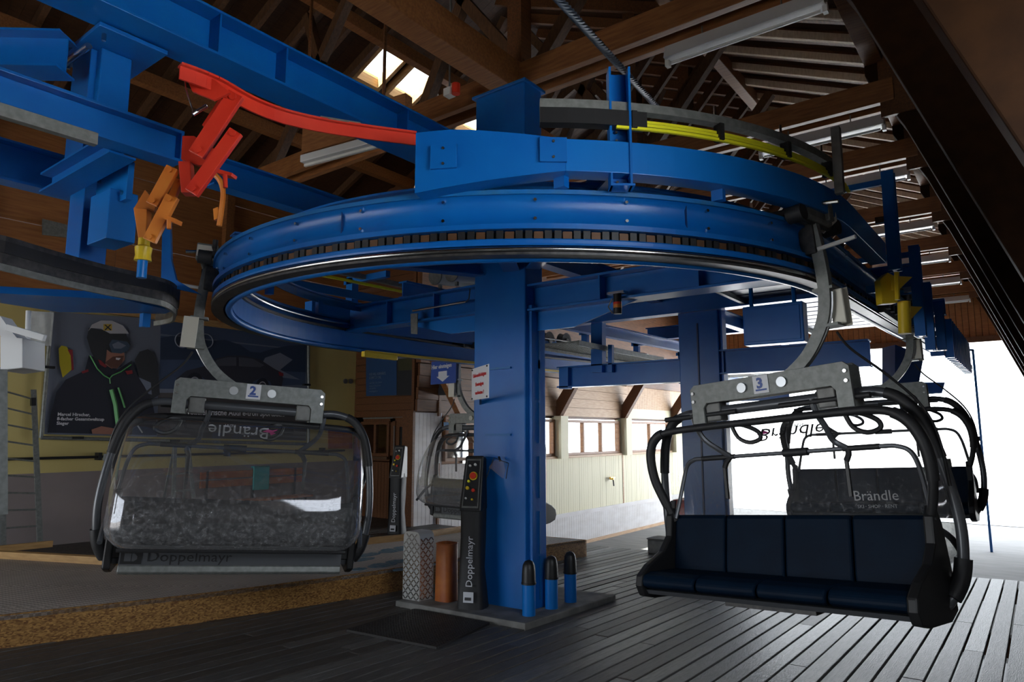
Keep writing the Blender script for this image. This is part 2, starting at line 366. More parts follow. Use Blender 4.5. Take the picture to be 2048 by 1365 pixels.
# ---- dark timber front of the cabin (faces us)
FY = 10.35
ff = thing('wall_cabin_front', (-11, FY, -1.9), None, None, kind='structure')
x = -12.35; 
while x < -9.85:
    lo = -1.95
    b = MB(); b.box(x+.004, x+.096, FY, FY+.06, lo, -.62); 
    if not (-11.05 < x+.05 < -10.35): b.build('board', 'wood_dark', ff)
    x += .1
z = .33
while z < 5.5:
    b = MB(); b.box(-12.4, -9.75, FY, FY+.06, z+.004, z+.146); b.build('board', 'wood_dark', ff); z += .15
b = MB(); b.box(-12.4, -9.8, FY+.06, FY+.16, .3, 6); b.box(-12.4, -9.8, FY+.06, FY+.16, -2.9, -.6); struct(b, 'wall_cabin_backing', 'wood_dark')
# window left of the door, the door, trims
def window(name, fixed, a0, a1, z0, z1, n, axis, fm='wood_dark', gm='glass', fw=.07, depth=.1, parent_label=None, sill=True, sillm=None):
    """axis 'y': window in a wall of constant x=fixed, running along y; axis 'x': constant y=fixed."""
    t = thing(name, ((fixed, (a0+a1)/2, z0) if axis == 'y' else ((a0+a1)/2, fixed, z0)), None, None, kind='structure')
    def bx(b, p0, p1, q0, q1, d0, d1):
        return b.box(fixed+d0, fixed+d1, p0, p1, q0, q1) if axis == 'y' else b.box(p0, p1, fixed+d0, fixed+d1, q0, q1)
    s = 1 if axis == 'y' else -1
    d0, d1 = (-depth/2, depth/2)
    b = MB(); bx(b, a0, a1, z1-fw, z1, d0, d1); bx(b, a0, a1, z0, z0+fw, d0, d1); bx(b, a0, a0+fw, z0+fw, z1-fw, d0, d1); bx(b, a1-fw, a1, z0+fw, z1-fw, d0, d1)
    fr = b.build('window_frame', fm, t, bevel=.006)
    wdt = (a1-a0-2*fw)/n
    for k in range(n):
        p = a0+fw+wdt*k
        if k: b = MB(); bx(b, p-.035, p+.035, z0+fw, z1-fw, d0*.8, d1*.8); b.build('mullion', fm, t, bevel=.004)
        b = MB(); bx(b, p+.004, p+wdt-.004, z0+fw, z1-fw, -.006, .006); b.build('pane', gm, t)
    if sill:
        b = MB(); bx(b, a0-.03, a1+.03, z0-.06, z0, min(0, s*.12), max(0, s*.12)); b.build('window_sill', sillm or fm, t, bevel=.006)
    return t
window('window_1', FY-.01, -12.1, -11.18, -.52, .24, 2, 'x', gm='glass', sillm='wood_truss')
d1_ = thing('door_1', (-10.7, FY, -1.95), None, None, kind='structure')
b = MB(); b.box(-11.06, -10.98, FY-.06, FY+.06, -1.95, .3); b.box(-10.4, -10.32, FY-.06, FY+.06, -1.95, .3); b.box(-11.06, -10.32, FY-.06, FY+.06, .24, .32); b.build('door_frame', 'wood_dark', d1_)
b = MB(); b.box(-10.98, -10.88, FY-.03, FY+.03, -1.95, .24); b.box(-10.5, -10.4, FY-.03, FY+.03, -1.95, .24); b.box(-10.88, -10.5, FY-.03, FY+.03, .12, .24); b.box(-10.88, -10.5, FY-.03, FY+.03, -1.95, -.62); b.build('door_leaf', 'wood_dark', d1_)
b = MB(); b.box(-10.88, -10.5, FY-.006, FY+.006, -.62, .12); b.build('pane', 'glass_dark', d1_)
b = MB(); b.box(-11.0, -10.98, FY-.085, FY-.06, -.6, .14); b.build('door_handle', 'alu', d1_, label='pale upright grab bar')
b = MB().box(-12.05, -10.25, FY-.05, FY, .30, .33); struct(b, 'trim_4', 'galv')
b = MB().box(-10.2, -10.14, FY-.05, FY, -1.9, .3); struct(b, 'trim_5', 'galv')
ps = thing('paper_notice', (-10.7, FY, -.2), 'small white paper notice taped inside the dark cabin door', 'notice'); (MB().box(-10.77, -10.6, FY-.012, FY-.004, -.2, -.07)).build('sheet', 'paper', ps)
text('lettering', 'BITTE\nKLINGELN', .045, (-10.75, FY-.014, -.115), (1, 0, 0), (0, 0, 1), 'black', ps)
ps2 = solo(MB().box(-10.72, -10.66, FY-.012, FY-.004, -.33, -.25), 'round_sticker', 'paper', 'tiny pale sticker below the paper notice on the cabin door', 'sticker')
# rear room seen in the panes
b = MB(); b.box(-12.4, -9.92, 11.2, 11.3, -2, 1); b.box(-12.4, -9.92, 10.5, 11.3, .45, .5); b.box(-12.4, -9.92, 10.5, 11.3, -2, -1.95); b.box(-12.4, -12.3, 10.5, 11.3, -2, .5); b.box(-9.98, -9.92, 10.5, 11.3, -2, .5); struct(b, 'wall_cabin_inside', 'ply')
b = MB(); b.box(-12.4, -12.08, FY, FY+.06, -.64, .34); b.box(-11.2, -11.04, FY, FY+.06, -1.95, .34); b.box(-12.4, -11.0, FY, FY+.06, .22, .34); b.box(-12.4, -11.0, FY, FY+.06, -.64, -.50); b.box(-10.34, -9.8, FY, FY+.06, -1.95, .34); struct(b, 'trim_11', 'wood_dark')
# ---- white boarded cabin wall with windows (runs towards the exit)
CX = -9.8
cw = thing('wall_cabin', (CX, 16, -2.93), None, None, kind='structure')
wins = [(10.55, 11.5), (12.9, 14.65), (15.05, 18.1), (18.7, 21.6)]
y = 9.72; random.seed(3)
while y < 24.0:
    inwin = any(a-.02 < y+.055 < c+.02 for a, c in wins)
    b = MB(); b.box(CX-.05, CX+random.uniform(0, .004), y+.003, y+.107, -2.06, -.66 if inwin else .40); b.build('board', 'cream_wall' if y > 14 else 'white_wall', cw)
    b = MB(); b.box(CX-.05, CX+.02, y+.003, y+.107, -2.93, -2.16); b.build('board', 'white_wall', cw)
    y += .11
b = MB(); b.box(CX-.12, CX-.05, 9.72, 24, -2.93, -.66); 
for a, c in zip([9.72]+[q[1] for q in wins], [q[0] for q in wins]+[24]): b.box(CX-.12, CX-.05, a, c, -.66, .4)
struct(b, 'wall_cabin_backing', 'cream_wall'); b = MB(); b.box(CX-.12, CX-.05, 9.72, 24, .36, 5); struct(b, 'wall_cabin_backing', 'wood_dark')
b = MB(); b.box(CX, CX+.03, 9.72, 24, -2.16, -2.06); struct(b, 'trim_6', 'white_wall')
b = MB(); b.box(CX-.3, CX, 9.66, 9.72, -2.93, .4); struct(b, 'trim_7', 'wood_dark')
b = MB(); b.box(CX-.01, CX+.012, 18.3, 18.36, -2.06, -.66); struct(b, 'trim_8', 'wood_wall')
b = MB(); b.box(CX, CX+.06, 11, 24, -2.93, -2.85); struct(b, 'trim_9', 'wood_wall')
for i, (a, c) in enumerate(wins):
    window('window_%d' % (i+2), CX-.02, a, c, -.60, .33, 3 if i == 2 else 2 if i else 1, 'y', fm='wood_beam', depth=.14, sill=i != 0, sillm='wood_wall')
b = MB(); b.box(-12.4, -11.2, 12.5, 24, -3, -2.9); struct(b, 'floor_cabin', 'concrete')

# light fixings on the outside wall
for q in wins[1:]:
    pass
# pilasters, slanted brackets and larch boards above the windows
for i, y in enumerate((14.68, 18.2, 21.7)):
    b = MB(); b.box(CX, CX+.22, y, y+.34, -.66, .42); struct(b, 'pillar_%d' % (i+1), 'cream_wall')
    o = solo(MB().prism([(CX, y+.06, .42), (CX+.14, y+.06, .42), (CX+1.15, y+.06, 1.95), (CX+.95, y+.06, 2.05), (CX, y+.06, .75)], (0, .16, 0)), 'wall_bracket', 'wood_dark',
         ['dark slanted timber bracket above the first cream pillar, nearest us', 'dark slanted timber bracket above the middle cream pillar', 'dark slanted timber bracket above the cream pillar farthest away'][i], 'bracket', 'timber brackets on the cabin wall')
solo(MB().bar((-9.3,9.619,1.608), (-9.5,11.174,-0.153), .16, .2, (0, 1, 0)), 'wall_brace', 'wood_beam', 'brown slanted timber brace left of the middle column, above the distant chair', 'brace', bevel=.01)
lb = thing('wall_cabin_upper', (CX, 16, .4), None, None, kind='structure')
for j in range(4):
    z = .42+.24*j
    b = MB(); b.box(CX-.04+j*.02, CX+.02+j*.02, 9.75, 13.2, z+.003, z+.237); b.build('board', 'wood_dark', lb)  # dark timber colour stands in for shade on these nearer larch boards
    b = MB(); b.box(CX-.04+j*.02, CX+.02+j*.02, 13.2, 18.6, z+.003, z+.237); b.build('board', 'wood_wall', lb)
y = 18.6
while y < 24:
    b = MB(); b.box(CX-.02, CX+.03, y+.004, y+.116, .72, 1.7); b.build('board', 'wood_wall', lb); y += .12
b = MB(); b.box(CX-.02, CX+.03, 18.6, 24, .42, .72); b.build('board', 'cream_wall', lb)
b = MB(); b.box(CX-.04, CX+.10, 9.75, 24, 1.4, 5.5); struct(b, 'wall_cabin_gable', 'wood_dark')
# ---- gable wall above the exit opening and the side of the exit
gw = thing('wall_exit', (-5, 23.2, 2.6), None, None, kind='structure')
x = -10.4
while x < -.3:
    b = MB(); b.box(x+.005, x+.145, 23.15, 23.25, 2.62, 6.6-.0*x); b.build('board', 'wood_wall' if False else 'ply', gw); x += .15
b = MB(); b.box(-10.4, -.3, 23.25, 23.32, 2.6, 7); struct(b, 'wall_exit_backing', 'wood_dark')
b = MB(); b.box(-10.4, -.4, 23.05, 23.15, 2.52, 2.68); struct(b, 'trim_10', 'wood_dark')
# ---- raised loading platform with OSB front and ribbed matting
pl = thing('loading_platform', (-6.5, 5, gz(-6.5, 5)), 'raised loading platform with ribbed grey matting and rough chipboard front edge', 'platform')
front = [(-6.45, .6), (-6.2, 1.9), (-5.85, 3.1), (-5.62, 4.3), (-5.52, 5.3), (-5.45, 7.0), (-5.3, 8.72)]
F = smooth_pts([(p[0], p[1], 0) for p in front], 4)
back = [(-9.8, 10.2), (-7.55, 8.9), (-7.35, 7.2), (-7.45, 6.3), (-8.2, 3.55), (-9.9, 2.95), (-10.6, .6)]
H = .23
def top(p): return Vector((p[0], p[1], gz(p[0], p[1])+H))
vs = [top(p) for p in F]; bk = [(-6.9, 8.75)]+back[1:]
b = MB(); P = vs+[top(p) for p in bk]; b.prism(P, (0, 0, -.03)); b.build('platform_top', 'ribbed', pl)
for i in range(0, len(F)-1, 4):    # chipboard strips
    seg = F[i:i+5]
    for a, c in zip(seg[:-1], seg[1:]):
        pass
    b = MB()
    for a, c in zip(seg[:-1], seg[1:]):
        b.hexa([(a.x, a.y, gz(a.x, a.y)-.02), (c.x, c.y, gz(c.x, c.y)-.02), (c.x-.03, c.y, gz(c.x, c.y)-.02), (a.x-.03, a.y, gz(a.x, a.y)-.02)],
               [(a.x, a.y, gz(a.x, a.y)+H+.006), (c.x, c.y, gz(c.x, c.y)+H+.006), (c.x-.03, c.y, gz(c.x, c.y)+H+.006), (a.x-.03, a.y, gz(a.x, a.y)+H+.006)])
    b.build('front_board', 'osb', pl)
b = MB(); a = F[-1]; b.hexa([(a.x+.0, a.y, gz(a.x, a.y)-.02), (-6.9, a.y+.02, gz(-6.9, a.y)-.02), (-6.9, a.y+.05, gz(-6.9, a.y)-.02), (a.x, a.y+.04, gz(a.x, a.y)-.02)],
    [(a.x+.0, a.y, gz(a.x, a.y)+H), (-6.9, a.y+.02, gz(-6.9, a.y)+H), (-6.9, a.y+.05, gz(-6.9, a.y)+H), (a.x, a.y+.04, gz(a.x, a.y)+H)]); b.build('front_board', 'osb', pl)
bb = [Vector((p[0], p[1], 0)) for p in bk]
for a, c in zip(bb[:-1], bb[1:]):
    b = MB(); b.bar((a.x, a.y, gz(a.x, a.y)+H+.0), (c.x, c.y, gz(c.x, c.y)+H), .09, .16); b.build('kerb', 'kerb', pl, label='pine kerb beam along the back edge')
# rear steel matting
b = MB()
for i in range(26):
    xx = -9.7+.085*i; b.hexa([(xx, 6.6, -1.86), (xx+.03, 6.6, -1.86), (xx+.03, 9.4, -1.9), (xx, 9.4, -1.9)], [(xx, 6.6, -1.80), (xx+.03, 6.6, -1.80), (xx+.03, 9.4, -1.84), (xx, 9.4, -1.84)])
for j in range(22):
    yy = 6.62+.125*j; b.box(-9.7, -7.5, yy, yy+.02, -1.86, -1.81-.0004*j)
solo(b, 'doormat', 'mat_grid', 'black rubber grid mat in front of the dark cabin door', 'doormat')
# blue footprints on the matting
fp = []
for i, (px, py, _z) in enumerate([(-6.568,5.75,-1.47),(-6.601,6.172,-1.47),(-5.792,5.296,-1.47),(-5.877,5.63,-1.47),(-6.738,6.555,-1.47),(-5.429,5.537,-1.47),(-6.326,5.442,-1.47)]):
    b = MB(); n = 16; P = []
    for k in range(n):
        a = 2*pi*k/n; P.append((px+.10*cos(a)*(1-.2*sin(a)), py+.2*sin(a), gz(px, py)+H+.004-.0315*(.2*sin(a))))
    b.prism(P, (0, 0, .003)); P2 = [(q[0], q[1]-.33, q[2]+.01) for q in [(px+.07*cos(2*pi*k/12), py+.09*sin(2*pi*k/12), gz(px, py)+H+.004) for k in range(12)]]; b.prism(P2, (0, 0, .003))
    solo(b, 'footprint', 'blue_foot', ['middle blue footprint of the upper left row on the loading mat', 'blue footprint right of the middle one, upper row of the loading mat', 'blue footprint in the lower row, left of the diamond-plate cover', 'blue footprint touching the lower row, next to the cover', 'blue footprint highest up in the row nearest the kerb', 'blue footprint partly behind the diamond-plate cover', 'leftmost blue footprint, beside the frame of chair 2'][i], 'footprint', 'blue footprints on the loading mat')

# ================================================================ BLUE STEELWORK AND TRACK
CXr, CYr, RR = -3.81, 5.25, 2.75
def path(r, a0=None, a1=None, ynear=None, yfar=None, step=3.0, rise=.028):
    """stadium path in the direction near line -> arc -> far line; returns (x,y,z,nx,ny)"""
    P = []
    if ynear:
        k = 10
        for i in range(k): y = ynear+(CYr-ynear)*i/k; P.append((CXr+r, y, rise*max(0, y-CYr), 1, 0))
    a0 = 0 if a0 is None else a0; a1 = -180 if a1 is None else a1
    n = max(2, int(abs(a1-a0)/step))
    for i in range(n+1):
        a = radians(a0+(a1-a0)*i/n); P.append((CXr+r*cos(a), CYr+r*sin(a), 0, cos(a), sin(a)))
    if yfar:
        for i in range(1, 9): y = CYr+(yfar-CYr)*i/8; P.append((CXr-r, y, rise*max(0, y-CYr-3), -1, 0))
    return P
tr = thing('turnaround_track', (CXr, CYr, 1.0), 'large blue curved chair track looping around the column, with chain slot and steel rail', 'track')
full = path(RR, ynear=17.5, yfar=19.5)
MB().sweep([(-.10, 1.335), (.035, 1.335), (.035, 1.36), (-.10, 1.36)], full).build('top_flange', 'blue_worn', tr)
MB().sweep([(-.02, 1.16), (.018, 1.165), (.004, 1.19), (-.012, 1.215), (-.015, 1.30), (.002, 1.325), (.02, 1.335), (-.03, 1.335), (-.03, 1.16)], full).build('web', 'blue', tr, smooth=True)
MB().sweep([(-.10, 1.135), (.03, 1.135), (.03, 1.165), (-.10, 1.165)], full).build('chain_guide', 'blue', tr)
MB().sweep([(-.06, 1.07), (-.05, 1.07), (-.05, 1.14), (-.06, 1.14)], full).build('slot_back', 'black', tr)
MB().sweep([(-.10, 1.04), (.026, 1.04), (.03, 1.05), (.03, 1.07), (.024, 1.078), (-.10, 1.078)], full).build('lower_band', 'blue', tr)
b = MB(); b.tube([(p[0]+p[3]*.018, p[1]+p[4]*.018, p[2]+1.018) for p in full], .017, 10); b.build('running_rail', 'steel', tr, smooth=True)
MB().sweep([(-.06, .985), (.03, .985), (.03, 1.0), (-.06, 1.0)], full).build('rail_foot', 'dark_steel', tr)
b = MB(); b.tube([(p[0]-p[3]*.10, p[1]-p[4]*.10, p[2]+1.0) for p in full], .028, 10); b.build('inner_tube', 'blue', tr, smooth=True)
MB().sweep([(-.13, 1.02), (-.12, 1.02), (-.12, 1.2), (-.13, 1.2)], full).build('inner_web', 'blue', tr)
MB().sweep([(-.16, 1.2), (-.09, 1.2), (-.09, 1.225), (-.16, 1.225)], full).build('inner_ledge', 'black', tr)
b = MB(); b.tube([(p[0]-p[3]*.18, p[1]-p[4]*.18, p[2]+1.27) for p in path(RR, -90, -180, yfar=9)], .012, 8); b.build('conduit', 'steel', tr, smooth=True)
# chain links along the slot
lk = []
def link_mesh():
    b = MB(); b.box(-.026, .026, -.012, .004, -.022, .022); return b
m1 = link_mesh().mesh('chain_link'); m1.materials.append(M['chain_brown']); m2 = MB().box(-.02, .02, -.02, 0, -.026, .026).mesh('chain_bush'); m2.materials.append(M['black'])
a = 16
n_l = 0
def put_link(x, y, z, ang, k):
    o = bpy.data.objects.new('chain_link', m1 if k % 3 == 0 else m2); COL.objects.link(o); o.parent = tr
    o.location = (x-CXr, y-CYr, z-1.0); o.rotation_euler = (0, 0, ang)
for k in range(150):
    a = radians(-1-k*(172/150)); r = RR-.022
    put_link(CXr+r*cos(a), CYr+r*sin(a), 1.107, a+pi/2, k)
for k in range(60):
    y = CYr+.05+k*.12; put_link(CXr+RR-.022, y, 1.107+.028*(y-CYr), pi/2, k)
# bolts on the web
for k in range(14):
    a = radians(-20-k*11)
    for h in (1.20, 1.31):
        p = Vector((CXr+(RR)*cos(a), CYr+(RR)*sin(a), h)); q = p+Vector((cos(a), sin(a), 0))*.012
        MB().rod(p-Vector((cos(a), sin(a), 0))*.03, q, .010, 6).build('bolt', 'steel', tr)
# seams of the track segments
for a_ in (-34, -78, -124, -160):
    a = radians(a_); d = Vector((cos(a), sin(a), 0)); t_ = Vector((-sin(a), cos(a), 0)); p = Vector((CXr, CYr, 1.25))+d*(RR-.012)
    MB().bar(p-t_*.002, p+t_*.002, .03, .15, (0, 0, 1)).build('joint', 'blue_dark', tr)
# second, inner ring standing behind the near arc
ir = thing('inner_guide_ring', (CXr, CYr, 1.45), 'narrower blue inner ring rising just behind the big curved track', 'guide ring')
pi_ = path(RR-.30, 20, -200)
MB().sweep([(-.05, 1.50), (.05, 1.50), (.05, 1.515), (-.05, 1.515)], pi_).build('upper_flange', 'blue', ir)
MB().sweep([(-.006, 1.42), (.006, 1.42), (.006, 1.50), (-.006, 1.50)], pi_).build('web', 'blue_worn', ir)
for a_ in range(10, -190, -25):
    a = radians(a_); p = Vector((CXr+(RR-.3)*cos(a), CYr+(RR-.3)*sin(a), 1.3)); MB().bar(p, p+Vector((0, 0, .14)), .06, .06, (0, 1, 0)).build('post', 'blue', ir)
# yellow rail hanging under the far track
yr = thing('yellow_rail', (-6.6, 8, 1.0), 'yellow safety rail fixed under the far straight blue track', 'rail')
q0, q1 = (-6.4,5.491,0.973), (-6.4,7.538,0.99)
MB().bar(q0, (q1[0], 13.5, q1[2]+.1), .035, .035).build('rail', 'yellow', yr); MB().bar((q0[0], q0[1]-.05, q0[2]-.03), (q0[0], q0[1]+.5, q0[2]-.03), .06, .07).build('end_bracket', 'yellow', yr, bevel=.01)
# side deck, tyre conveyor bodies on the far line
fs_ = thing('far_line_girder', (-6.56, 10, 1.1), 'blue girder with posts and conduits above the far straight track', 'girder')
MB().bar((-6.35, 5.4, 1.32), (-6.35, 19, 1.6), .02, .22).build('side_plate', 'blue', fs_)
MB().bar((-6.9, 5.0, 1.50), (-6.9, 19, 1.7), .14, .16).build('top_beam', 'blue', fs_)
for y in (5.6, 7.4, 9.2, 11.4, 13.6, 16):
    MB().box(-6.95, -6.83, y, y+.1, 1.2, 2.0).build('post', 'blue', fs_)
    MB().box(-7.0, -6.2, y, y+.07, 1.9, 1.98).build('crossbar', 'blue', fs_)
MB().rod((-6.30, 5.6, 1.47), (-6.30, 13, 1.62), .014).build('conduit', 'steel', fs_)
MB().bar((-6.6, 3.8, 1.93), (-6.6, 9.6, 1.99), .06, .06).build('grey_channel', 'galv', fs_); MB().bar((-6.55, 4.2, 1.83), (-6.55, 9.6, 1.9), .03, .03).build('yellow_conductor', 'yellow_rail', fs_)
MB().bar((-6.75, 3.6, 1.70), (-6.75, 9.6, 1.80), .03, .10).build('side_plate', 'blue', fs_)
# ---- main column
c1 = thing('steel_column', (-4.05, 5.25, gz(-4.05, 5.25)), 'thick blue steel column standing on the concrete slab in the middle', 'column')
b = MB(); b.box(-4.37, -3.74, 5.13, 5.42, -1.62, 3.46); b.build('shaft', 'blue', c1, bevel=.012)
MB().box(-3.76, -3.70, 5.18, 5.40, -1.62, 1.2).build('side_flange', 'blue', c1, bevel=.004)
MB().box(-4.40, -3.715, 5.10, 5.46, 3.44, 3.47).build('cap_plate', 'blue', c1, bevel=.004)
for z in (.60, -.03):
    MB().box(-4.2, -3.9, 5.105, 5.13, z, z+.018).build('welded_strip', 'blue_worn', c1)
for z in (-1.3, -.9, -.4, .1, .5, .8): MB().box(-3.70, -3.69, 5.28, 5.30, z-.2, z+.18).build('weld_seam', 'blue_worn', c1)
MB().box(-4.45, -3.66, 5.05, 5.5, -1.61, -1.585).build('base_plate', 'blue', c1)
# cross arms of the column: to the far track and to the near track
def arm(x0, x1, y, z0, h, wdt, gus, name, label, grp=None):
    t = thing(name, (x0, y, z0), label, 'beam', grp)
    MB().ibeam((x0, y, z0+h/2), (x1, y, z0+h/2), wdt, h, .022).build('i_beam', 'blue', t, bevel=.003)
    s = 1 if x1 > x0 else -1
    if gus: MB().prism([(x0, y-.01, z0), (x0, y-.01, z0-gus), (x0+s*.45, y-.01, z0-gus), (x0+s*1.1, y-.01, z0)], (0, .02, 0)).build('gusset_plate', 'blue_bright', t)
    for q in (.3, .65): MB().box(x0+(x1-x0)*q-.008, x0+(x1-x0)*q+.008, y-wdt/2+.01, y+wdt/2-.01, z0+.022, z0+h-.022).build('stiffener', 'blue', t)
    return t
am = arm(-4.37, -6.45, 5.28, 1.19, .30, .2, .16, 'cross_beam', 'blue cross beam from the middle column to the far left track, carrying two grey cylinders', 'cross beams of the columns')
a2m = arm(-3.74, -1.15, 5.28, 1.14, .26, .24, .18, 'cross_beam', 'blue cross beam from the middle column to the near right track', 'cross beams of the columns')
t = thing('conduit', (-5.247,5.14,1.288), 'bright steel conduit with flat plate clipped to the left cross beam', 'conduit')
MB().rod((-5.247,5.14,1.304), (-4.49,5.14,1.315), .012).build('pipe', 'steel', t, smooth=True)
MB().prism([(-5.274,5.13,1.273),(-5.168,5.13,1.267),(-5.17,5.13,1.04),(-5.261,5.13,1.053)], (0, .01, 0)).build('plate', 'galv', t)
for a_ in ((838, 622), (928, 606)): 
    pass
MB().tube([(-4.472,5.12,1.309),(-4.433,5.12,1.336),(-4.42,5.12,1.437)], .006, 6).build('cable', 'black', t)
for i, (a_, b_) in enumerate((((896,561), (936,540)), ((925,556), (946,536)))):
    pass
for i, (x_, lab) in enumerate(((-4.83, 'left one of two short grey cylinders on the left cross beam'), (-4.60, 'right one of two short grey cylinders on the left cross beam'))):
    t = thing('grey_cylinder', (x_, 5.2, 1.62), lab, 'cylinder', 'grey cylinders on the cross beam')
    MB().rod((x_, 5.05, 1.61), (x_+.06, 5.62, 1.66), .085, 24).build('drum', 'white_plastic', t, smooth=True); MB().rod((x_, 5.035, 1.609), (x_, 5.05, 1.61), .09, 24).build('end_cap', 'galv', t, smooth=True)
    MB().box(x_-.01, x_+.02, 5.1, 5.13, 1.49, 1.55).build('stand', 'galv', t)
# ---- plate with bolts and curved beam above the track
ub = thing('upper_guide_beam', (CXr, CYr, 1.5), 'blue curved box beam above the track, widening into a big flat plate at its left end', 'beam')
a_l = math.degrees(atan2(2.59-CYr, -2.65-CXr)); a_m = math.degrees(atan2(3.04-CYr, -1.94-CXr))
P = path(2.9, 0, a_m, ynear=6.6)
MB().sweep([(-.13, 1.425), (0, 1.425), (0, 1.61), (-.13, 1.61)], P).build('box_beam', 'blue_bright', ub, bevel=.004)
n = 8; vs = []; b = MB()
A = []
for i in range(n+1):
    f = i/n; a = radians(a_m+(a_l-a_m)*f); lo = 1.425-.10*f; hi = 1.61+.07*min(1, f*1.4)
    d = Vector((cos(a), sin(a), 0)); o = Vector((CXr, CYr, 0))+d*2.9
    A.append([(o.x, o.y, lo), (o.x, o.y, hi), (o.x-d.x*.13, o.y-d.y*.13, hi), (o.x-d.x*.13, o.y-d.y*.13, lo)])
for i in range(n): b.hexa([A[i][0], A[i+1][0], A[i+1][3], A[i][3]], [A[i][1], A[i+1][1], A[i+1][2], A[i][2]])
b.build('end_housing', 'blue', ub)
MB().box(-2.0, -1.0, 7, 7.1, 1.45, 1.6)
def on_ring(px_deg, z, r): a = radians(px_deg); return Vector((CXr+r*cos(a), CYr+r*sin(a), z))
for a_, z in ((a_l+(a_m-a_l)*.2, 1.52), (a_l+(a_m-a_l)*.92, 1.54)):
    a = radians(a_); d = Vector((cos(a), sin(a), 0)); t_ = Vector((-sin(a), cos(a), 0)); p = on_ring(a_, z, 2.91)
    MB().bar(p-t_*.075, p+t_*.075, .02, .14).build('bolted_plate', 'blue', ub, bevel=.002)
    for h in (-.045, .045): MB().rod(p+Vector((0, 0, h)), p+Vector((0, 0, h))+d*.018, .008, 6).build('bolt', 'dark_steel', ub)
# legs carrying the guide beam on the inner side
for a_ in (-50, -30, -8):
    p = on_ring(a_, 1.36, 2.8); MB().bar(p, p+Vector((0, 0, .1)), .07, .05, (0, 1, 0)).build('spacer', 'blue', ub)
# straddling beam from column box to the plate
bb_ = thing('bracket_beam', (-3.3, 4.2, 1.9), 'blue diagonal beams joining the column head to the curved guide beam', 'beam')
MB().ibeam((-3.9, 5.13, 1.62), (-2.45, 2.75, 1.55), .16, .16, .014).build('radial_arm', 'blue', bb_)
MB().ibeam((-3.7, 5.2, 1.62), (-1.75, 3.35, 1.52), .14, .14, .014).build('radial_arm', 'blue', bb_)
MB().ibeam((-4.3, 5.13, 1.62), (-4.95, 2.85, 1.50), .14, .14, .014).build('radial_arm', 'blue', bb_)
# ---- conductor rails following the guide beam
gp = thing('galvanised_rail', (CXr, CYr, 1.82), 'curved grey galvanised channel above the yellow rails, ending left beside a black sleeve', 'rail')
P = path(2.86, -4, -52.5)
MB().sweep([(-.03, 1.80), (.03, 1.80), (.03, 1.85), (-.03, 1.85)], P).build('channel', 'galv', gp)
MB().sweep([(-.05, 1.70), (.02, 1.70), (.02, 1.79), (-.05, 1.79)], path(2.89, -40.5, -52.5)).build('black_sleeve', 'black', gp)
cr = thing('conductor_rail', (CXr, CYr, 1.7), 'bundle of yellow conductor rails curving above the blue guide beam', 'rail')
for k, (o_, z) in enumerate(((0, 1.735), (.012, 1.71), (.02, 1.685))):
    MB().sweep([(-.01, z), (.008, z), (.008, z+.016), (-.01, z+.016)], path(2.88+o_, -2, -44)).build('yellow_strip', 'yellow_rail', cr)
for a_ in (-42, -31, -20, -10):
    p = on_ring(a_, 1.74, 2.89); t_ = Vector((-sin(radians(a_)), cos(radians(a_)), 0)); MB().bar(p-t_*.015, p+t_*.015, .06, .10).build('clamp', 'black', cr)
    p2 = on_ring(a_, 1.85, 2.86); MB().rod(p2-Vector((0, 0, .06)), p2+Vector((0, 0, .07)), .008, 6).build('stud', 'steel', cr)
# channel post in front
cp = thing('channel_post', on_ring(-39.5, 1.3, 3.0), 'upright blue channel post bolted to the outside of the curved guide beam', 'post')
pA, pB = Vector((-1.754,3.213,1.35)), Vector((-1.658,3.287,1.35)); top_ = Vector((-1.744,3.222,2.053))
hgt = top_.z-pA.z; dx = (pB-pA); nrm = Vector((dx.y, -dx.x, 0)).normalized()*-.09
b = MB(); b.prism([pA, pA+dx*.10, pA+dx*.10+nrm, pA+nrm], (0, 0, hgt)); b.prism([pB, pB-dx*.10, pB-dx*.10+nrm, pB+nrm], (0, 0, hgt)); b.prism([pA+nrm, pB+nrm, pB+nrm*1.12, pA+nrm*1.12], (0, 0, hgt)); b.build('channel', 'blue', cp)
for z in (.10, .22, .60, .7): p = pA+dx*.4+nrm*.9+Vector((0, 0, z*hgt*.7)); MB().rod(p, p-nrm*.12, .008, 6).build('bolt', 'dark_steel', cp)
b = MB(); b.prism([pA-dx*.02-nrm*.1, pB+dx*.1-nrm*.1, pB+dx*.1+nrm, pA-dx*.02+nrm], (0, 0, .012)); b.build('foot_plate', 'blue', cp)
g0, g1 = Vector((-0.887,4.701,1.542)), Vector((-0.861,4.72,1.995))
solo(MB().bar(g0, (g0.x, g0.y, g1.z), .055, .055, (0, 1, 0)), 'grey_post', 'galv_dark', 'short square grey post beside the right end of the yellow rails', 'post', bevel=.004)
